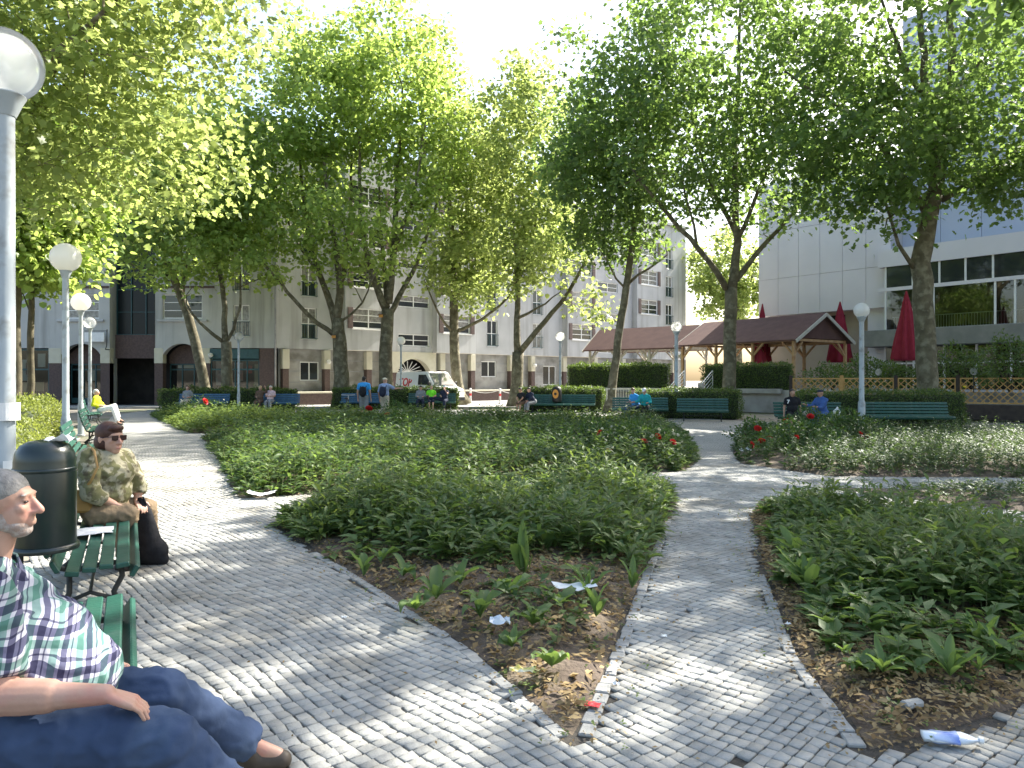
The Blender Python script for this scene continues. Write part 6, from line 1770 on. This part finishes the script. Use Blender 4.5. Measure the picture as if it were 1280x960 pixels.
# ---- man on the first bench
J = dict(head=P(5,632,2.66), neck=P(-14,712,2.66), shR=P(-22,748,2.44), shL=P(10,735,2.90), elR=P(-2,872,2.36), wrR=P(132,868,2.40), haR=P(190,884,2.44), elL=P(70,850,3.02), wrL=P(118,832,2.94), haL=P(160,836,2.90),
         hipR=P(28,915,2.48), hipL=P(28,885,2.78), knR=P(214,925,2.46), knL=P(203,866,2.84), anR=P(318,1040,2.62), anL=P(312,938,3.14), toR=P(385,1072,2.66), toL=P(362,958,3.16))
J['toR'].z = .035; J['anR'].z = .10; J['toL'].z = .04; J['anL'].z = .11
fm_ = Vector((.96,.28,0))
mb_ = Vector((J['hipR']+J['hipL'])/2)
extra = [('e', P(64,852,2.63), (.215,.225,.165), Euler((0,R(-18),.28))), ('e', P(36,815,2.64), (.20,.22,.18), Euler((0,R(-18),.28))), ('e', P(2,778,2.66), (.165,.21,.17), Euler((0,R(-14),.28))), ('e', P(20,890,2.62), (.22,.225,.14), Euler((0,0,.28)))]
HD = J['head']
mroot, K, W, hrot, hs = person('person', 'man in a checked shirt and jeans sitting on the nearest green bench', J, dict(f=(.985,.17,0), body=fm_, s=1.02, hm=hairm('silver',(.17,.16,.145)), hair='grey_short', pitch=.06),
     dict(shirt=M_plaid, trousers=M_denim, shoes=M_sandal, sleeve=.84, leg=1.95, skin=SKIN, torso_extra=extra, arm=1.42, smooth=14, thigh=1.18), voxel=.0058, fat=1.22, base=(-1.75,2.62,0))
rootb = Vector((-1.75,2.62,0))
# beard, eye, brow, collar
E = lambda x,y,z,rx,ry,rz: ('e', W(x,y,z), (rx*hs,ry*hs,rz*hs), hrot)
M_beard = pmat('grey_beard', (.34,.25,.205), (.42,.36,.32), scale=60, rough=.9, bump=.2, bscale=200, lo=.4, hi=.6)
mobj('beard', organic('beard', [E(.047,0,-.088,.037,.040,.026), E(.034,0,-.066,.052,.058,.034), E(.01,.050,-.04,.03,.012,.04), E(.01,-.050,-.04,.03,.012,.04)], .005, 2), M_beard, mroot)
for y in (-1,1):
    mobj('eye', organic('eye', [E(.083,y*.03,.011,.008,.012,.005)], .003, 1), pmat('eye_dark',(.05,.035,.03),rough=.2) if 'eye_dark' not in MATS else MATS['eye_dark'], mroot)
    mobj('eyebrow', organic('eyebrow', [E(.080,y*.032,.034,.009,.02,.005)], .003, 1), M_beard, mroot)
# shirt collar and pocket flap, belt line
cl = MB(); nk = K['neck']+Vector((.02,0,.0))
for s_ in (-1,1):
    cl.add([nk+Vector((.085,s_*.01,-.03)), nk+Vector((.02,s_*.085,.035)), nk+Vector((-.05,s_*.085,.055)), nk+Vector((.03,s_*.10,-.01)), nk+Vector((.135,s_*.055,-.095))], [(0,1,3,4),(1,2,3)])
co = cl.build('collar', M_plaid, mroot); sm = co.modifiers.new('t','SOLIDIFY'); sm.thickness = .006

# ---- lady on the second bench
J = dict(head=P(138,549,6.35), neck=P(133,575,6.36), shR=P(110,572,6.16), shL=P(154,572,6.54), elR=P(113,617,6.08), wrR=P(142,630,6.24), haR=P(158,634,6.30), elL=P(173,607,6.60), wrL=P(172,624,6.56), haL=P(177,632,6.5),
         hipR=P(122,642,6.22), hipL=P(140,636,6.50), knR=P(160,642,6.30), knL=P(184,635,6.66), anR=P(156,697,6.42), anL=P(186,690,6.84), toR=P(166,706,6.40), toL=P(200,697,6.80))
J['toR'].z = .035; J['toL'].z = .035; J['anR'].z = .09; J['anL'].z = .09
lroot, K, W, hrot, hs = person('person', 'lady in a patterned blouse, sunglasses and khaki trousers on the second green bench', J, dict(f=(.86,-.42,0), body=(.88,-.1,0), s=1.12, hm=hairm('auburn',(.045,.018,.012)), hair='bob'),
     dict(shirt=M_blouse, trousers=M_khaki, shoes=M_shoe, sleeve=1.55, leg=1.9, skin=SKIN, torso_extra=[('e', P(134,612,6.38), (.17,.20,.17), Euler((0,0,.0))),('e', P(137,592,6.36), (.17,.19,.13), Euler((0,0,0)))], arm=1.25, smooth=6), voxel=.0075, fat=1.12, base=(-3.5,6.35,0))
lb = Vector((-3.5,6.35,0))
gl = MB(); M3 = hrot.to_matrix()
for y in (-1,1):
    c = [W(.098,y*.034+dy,.014+dz) for dy, dz in ((-.027,.018),(.027,.018),(.025,-.016),(.0,-.022),(-.025,-.016))]; gl.add(c, [(0,1,2,3,4)])
    a, b_ = W(.096,y*.06,.024), W(.0,y*.082,.016); gl.tube([a,b_], .003, 4)
gl.tube([W(.099,-.01,.02),W(.099,.01,.02)], .003, 4)
M_shade = pmat('dark_lens', (.03,.012,.014), rough=.1, spec=.6)
g_ = gl.build('sunglasses', M_shade, lroot); sm = g_.modifiers.new('t','SOLIDIFY'); sm.thickness = .004
mt_ = MB(); mt_.tube([W(.093,-.018,-.063),W(.100,0,-.062),W(.093,.018,-.063)], .0035, 5); mt_.build('mouth', pmat('lips',(.35,.10,.09),rough=.5), lroot)
# strap + purse + black bag (things of their own)
pr = empty('purse', P(97,628,6.12), R(20), 'tan leather purse hanging at the side of the lady', 'purse')
m = MB(); m.box(-.11,.11,-.045,.045,-.085,.10); m.build('body', M_tan, pr, bevel=.02)
m = MB(); m.box(-.113,.113,-.05,-.046,.0,.102); m.build('flap', M_tan, pr, bevel=.003)
o_ = P(97,628,6.12)
m = MB(); pts = [P(104,618,6.10),P(118,600,6.08),P(126,583,6.10),P(122,563,6.16),P(114,556,6.26)]
m.tube([Matrix.Rotation(R(-20),3,'Z') @ (q-o_+Vector((0,-.05,0))) for q in pts], .011, 6); m.build('strap', M_tan, pr, smooth=True)
bag = empty('bag', (*P(185,700,6.62)[:2],0), 0, 'black cloth bag held between the knees of the lady', 'bag')
bo = Vector((*P(185,700,6.62)[:2],0))
tops = P(176,624,6.52)-bo
prb = [('c', tops, .018, tops+Vector((.03,.02,-.12)), .055), ('c', tops+Vector((.03,.02,-.12)), .055, (.02,0,.16), .11), ('e', (.03,0,.13), (.15,.10,.13)), ('c', (-.08,.0,.06), .055, (.13,.0,.055), .055), ('c', tops+Vector((.01,0,-.1)), .05, (-.05,.0,.15), .10)]
mobj('body', organic('bag', prb, .012, 2), M_blackcloth, bag)
m = MB(); m.tube([tops+Vector((-.03,0,-.06)), tops+Vector((-.02,0,.01)), tops+Vector((.02,0,.02)), tops+Vector((.05,0,-.05))], .008, 6); m.build('handle', M_blackcloth, bag)
crumple('newspaper', 'folded newspaper lying on the bench beside the lady', P(105,657,5.75)[:2]+(.475,), .30,.40, M_paper,.006, rz=TH, seed=31, cat='newspaper')

# ---- the others, further off
def quick(label, J, f, hair, hm, shirt, trousers, shoes=M_shoe, sleeve=.7, leg=1.9, skin=SKIN, voxel=.022, body=None, pitch=0, fat=1.0, base=None):
    b = base or tuple(((J['hipL']+J['hipR'])/2)[:2]) + (0,)
    return person('person', label, J, dict(f=f, body=body or f, hair=hair, hm=hm, pitch=pitch), dict(shirt=shirt, trousers=trousers, shoes=shoes, sleeve=sleeve, leg=leg, skin=skin), voxel, base=b, fat=fat)
Hbr = hairm('brown',(.06,.035,.02)); Hdk = hairm('dark',(.015,.012,.010)); Hgr = hairm('grey',(.38,.36,.33)); Hbl = hairm('blond',(.35,.26,.14)); Hcapw = cloth('cap_white',(.6,.62,.65)); Hcapd = cloth('cap_dark',(.03,.035,.05))
# reclining sitter with white trousers
p = P(127,512,27.2); J = seated(p.x, p.y, (.95,.1), lean=-.38, arms='lap', feet=.05)
J['knL'] = J['hipL']+Vector((.44,.0,.16)); J['anL'] = Vector((J['knL'].x+.16,J['knL'].y,.22)); J['toL'] = J['anL']+Vector((.2,0,-.1)); J['knR'] = J['hipR']+Vector((.42,.02,.10)); J['anR'].x += .12; J['toR'].x += .12
quick('sitter in white trousers and a dark and yellow jacket leaning back by the hedge', J, (.95,.1,0), 'short', Hgr, M_hivis, M_white_c, sleeve=1.8)
# blue benches
p = P(234,500,39.2); quick('woman in grey reading on the first blue bench', seated(p.x,p.y,(0,-1),lean=-.1), (.1,-1,0), 'long', Hbr, M_grey, M_beige, sleeve=.9)
p = P(325,500,39.2); J = seated(p.x,p.y,(0,-1),lean=-.1); J['elL'] = J['shL']+Vector((.20,-.16,.02)); J['wrL'] = J['elL']+Vector((-.02,-.12,.2))
quick('person in a white shirt and brown waistcoat raising an arm on the second blue bench', J, (.2,-1,0), 'bob', Hbl, M_brownc, M_brownc, sleeve=1.8)
p = P(338,500,39.2); quick('person in pale lilac with folded arms on the second blue bench', seated(p.x,p.y,(0,-1),lean=-.1,arms='fold'), (-.1,-1,0), 'short', Hgr, M_pink, M_grey, sleeve=.8)
# walkers
def rucksack(label, p, f, mat):
    root = empty('rucksack', (p[0],p[1],1.02), math.atan2(f[1],f[0]), label, 'rucksack')
    mobj('body', organic('rucksack', [('e',(-.20,0,.16),(.10,.15,.22)),('e',(-.25,0,.08),(.07,.12,.11)),('c',(-.17,-.08,.3),.06,(-.17,.08,.3),.06)], .02, 2), mat, root)
    m = MB()
    for y in (-.11,.11): m.tube([(-.14,y,.34),(-.05,y,.43),(.08,y,.40),(.13,y,.25),(.05,y*1.2,.06),(-.12,y,.02)], .016, 6)
    m.build('strap', mat, root, smooth=True)
p = P(455,500,29.8); quick('walker in a light blue shirt and grey shorts carrying a black rucksack', standing(p.x,p.y,(.05,1),1.03), (.1,1,0), 'short', Hdk, M_sky, M_grey, leg=1.15, sleeve=.7)
rucksack('black rucksack on the back of the walker in light blue', (p.x,p.y), (.05,1), M_blackcloth)
p = P(481,500,30.0); J = standing(p.x,p.y,(.3,1),1.0); J['elR'] = J['shR']+Vector((.2,.1,-.12)); J['wrR'] = J['elR']+Vector((.2,.1,.02))
quick('walker with a pale cap and pale blue shirt pointing, carrying a navy rucksack', J, (.6,.8,0), 'cap', hairm('capbeige',(.42,.38,.28)), M_lilac, M_beige, leg=1.9, sleeve=.95, body=(.3,1,0))
rucksack('navy rucksack on the back of the walker with the pale cap', (p.x,p.y), (.3,1), M_navy)
# three in front of the van
p = P(526,500,40.7); quick('seated man in a grey jacket looking down in front of the van', seated(p.x,p.y,(.05,-1),lean=.15,spread=.13), (0,-1,0), 'short', Hdk, M_grey, M_navy, sleeve=1.8, pitch=-.4)
p = P(539,500,40.7); quick('seated person in a lime green shirt in front of the van', seated(p.x,p.y,(.1,-1),lean=.0), (.3,-1,0), 'short', Hbl, M_lime, M_navy, leg=1.05)
p = P(556,500,40.7); J = seated(p.x,p.y,(-.2,-1),lean=.05); J['elL'] = J['shL']+Vector((.0,-.2,-.1)); J['wrL'] = J['head']+Vector((.02,-.14,-.1)); J['knR'] = J['hipR']+Vector((-.42,-.2,.12)); J['anR'] = J['knR']+Vector((-.38,-.06,-.02)); J['toR'] = J['anR']+Vector((-.08,0,.12))
quick('person with a blue cap and one leg stretched out in front of the van', J, (-.5,-1,0), 'cap', Hcapw, M_navy, M_navy, sleeve=.7, body=(-.2,-1,0))
# bent pair
p = P(656,500,37.3); quick('bent-over person in black at the end of the bench by the V-forked tree', seated(p.x,p.y,(-.7,-.7),lean=.55,arms='knees'), (-.7,-.7,0), 'short', Hdk, M_blackcloth, M_brownc, skin=SKIN_D, leg=1.2, pitch=-.4)
p = P(667,500,37.3); quick('person in a dark jacket leaning forward next to the one in black', seated(p.x,p.y,(-.8,-.6),lean=.5,arms='knees'), (-.8,-.6,0), 'short', Hdk, M_navy, M_grey, sleeve=1.8, pitch=-.35)
# couple in turquoise
p = P(806,500,30.8); J = seated(p.x,p.y,(-.25,-1),lean=.38,side=.0); J['elR'] = J['shR']+Vector((-.08,-.14,-.2)); J['wrR'] = J['elR']+Vector((-.2,-.08,-.02))
quick('woman in a turquoise coat and white cap huddled over on the bench', J, (-.6,-.8,0), 'cap', Hcapw, M_turq, M_blackcloth, sleeve=1.85, body=(-.25,-1,0), pitch=-.5)
p = P(796,500,31.0); J = seated(p.x,p.y,(-.9,-.6),lean=.35,feet=.18)
quick('person in a blue top and jeans with legs stretched out beside the turquoise coat', J, (-.2,-1,0), 'short', Hbr, M_sky, M_denim, body=(-.6,-.7,0), pitch=-.4)
# two talking men
p = P(990,500,24.3); J = seated(p.x,p.y,(-.1,-1),lean=.05,arms='down',spread=.11)
r_, K, W, hr, hs_ = quick('young man in a black shirt with a white number seven on the bench', J, (.0,-1,0), 'short', Hdk, M_blackcloth, M_blackcloth, skin=SKIN_D, leg=1.1, voxel=.017)
lettering('7', .17, M_white, r_, K['shR']+Vector((.015,-.115,-.12)), (R(84),0,R(-14)), name='number')
p = P(1029,500,24.4); J = seated(p.x,p.y,(-.85,-.5),lean=.22); J['elR'] = J['shR']+Vector((-.18,-.05,-.22)); J['wrR'] = J['elR']+Vector((-.22,-.06,.06)); J['elL'] = J['shL']+Vector((-.16,-.02,-.24)); J['wrL'] = J['elL']+Vector((-.2,-.08,.02))
J['knR'] = J['hipR']+Vector((-.34,-.22,.12)); 
quick('man in a blue denim jacket and dark cap gesturing on the bench', J, (-.95,-.3,0), 'cap', Hcapd, M_bluej, M_bluej, sleeve=1.75, body=(-.85,-.5,0), skin=SKIN_D, voxel=.017)
p = P(1046,521,24.5); o = mobj('carrier_bag', organic('carrier_bag', [('e',(0,0,.12),(.13,.10,.12)),('c',(0,0,.2),.05,(.02,0,.29),.03)], .02, 1), M_white_c); o.location = (p.x,24.5,.46); tag(o,'white carrier bag on the bench behind the man in denim','bag')
p = P(1008,521,24.4); o = mobj('carrier_bag', organic('carrier_bag', [('e',(0,0,.09),(.12,.09,.09)),('c',(0,0,.12),.05,(.05,0,.28),.02)], .02, 1), M_beige); o.location = (p.x,24.4,.46); tag(o,'small beige bag on the bench between the two men','bag')
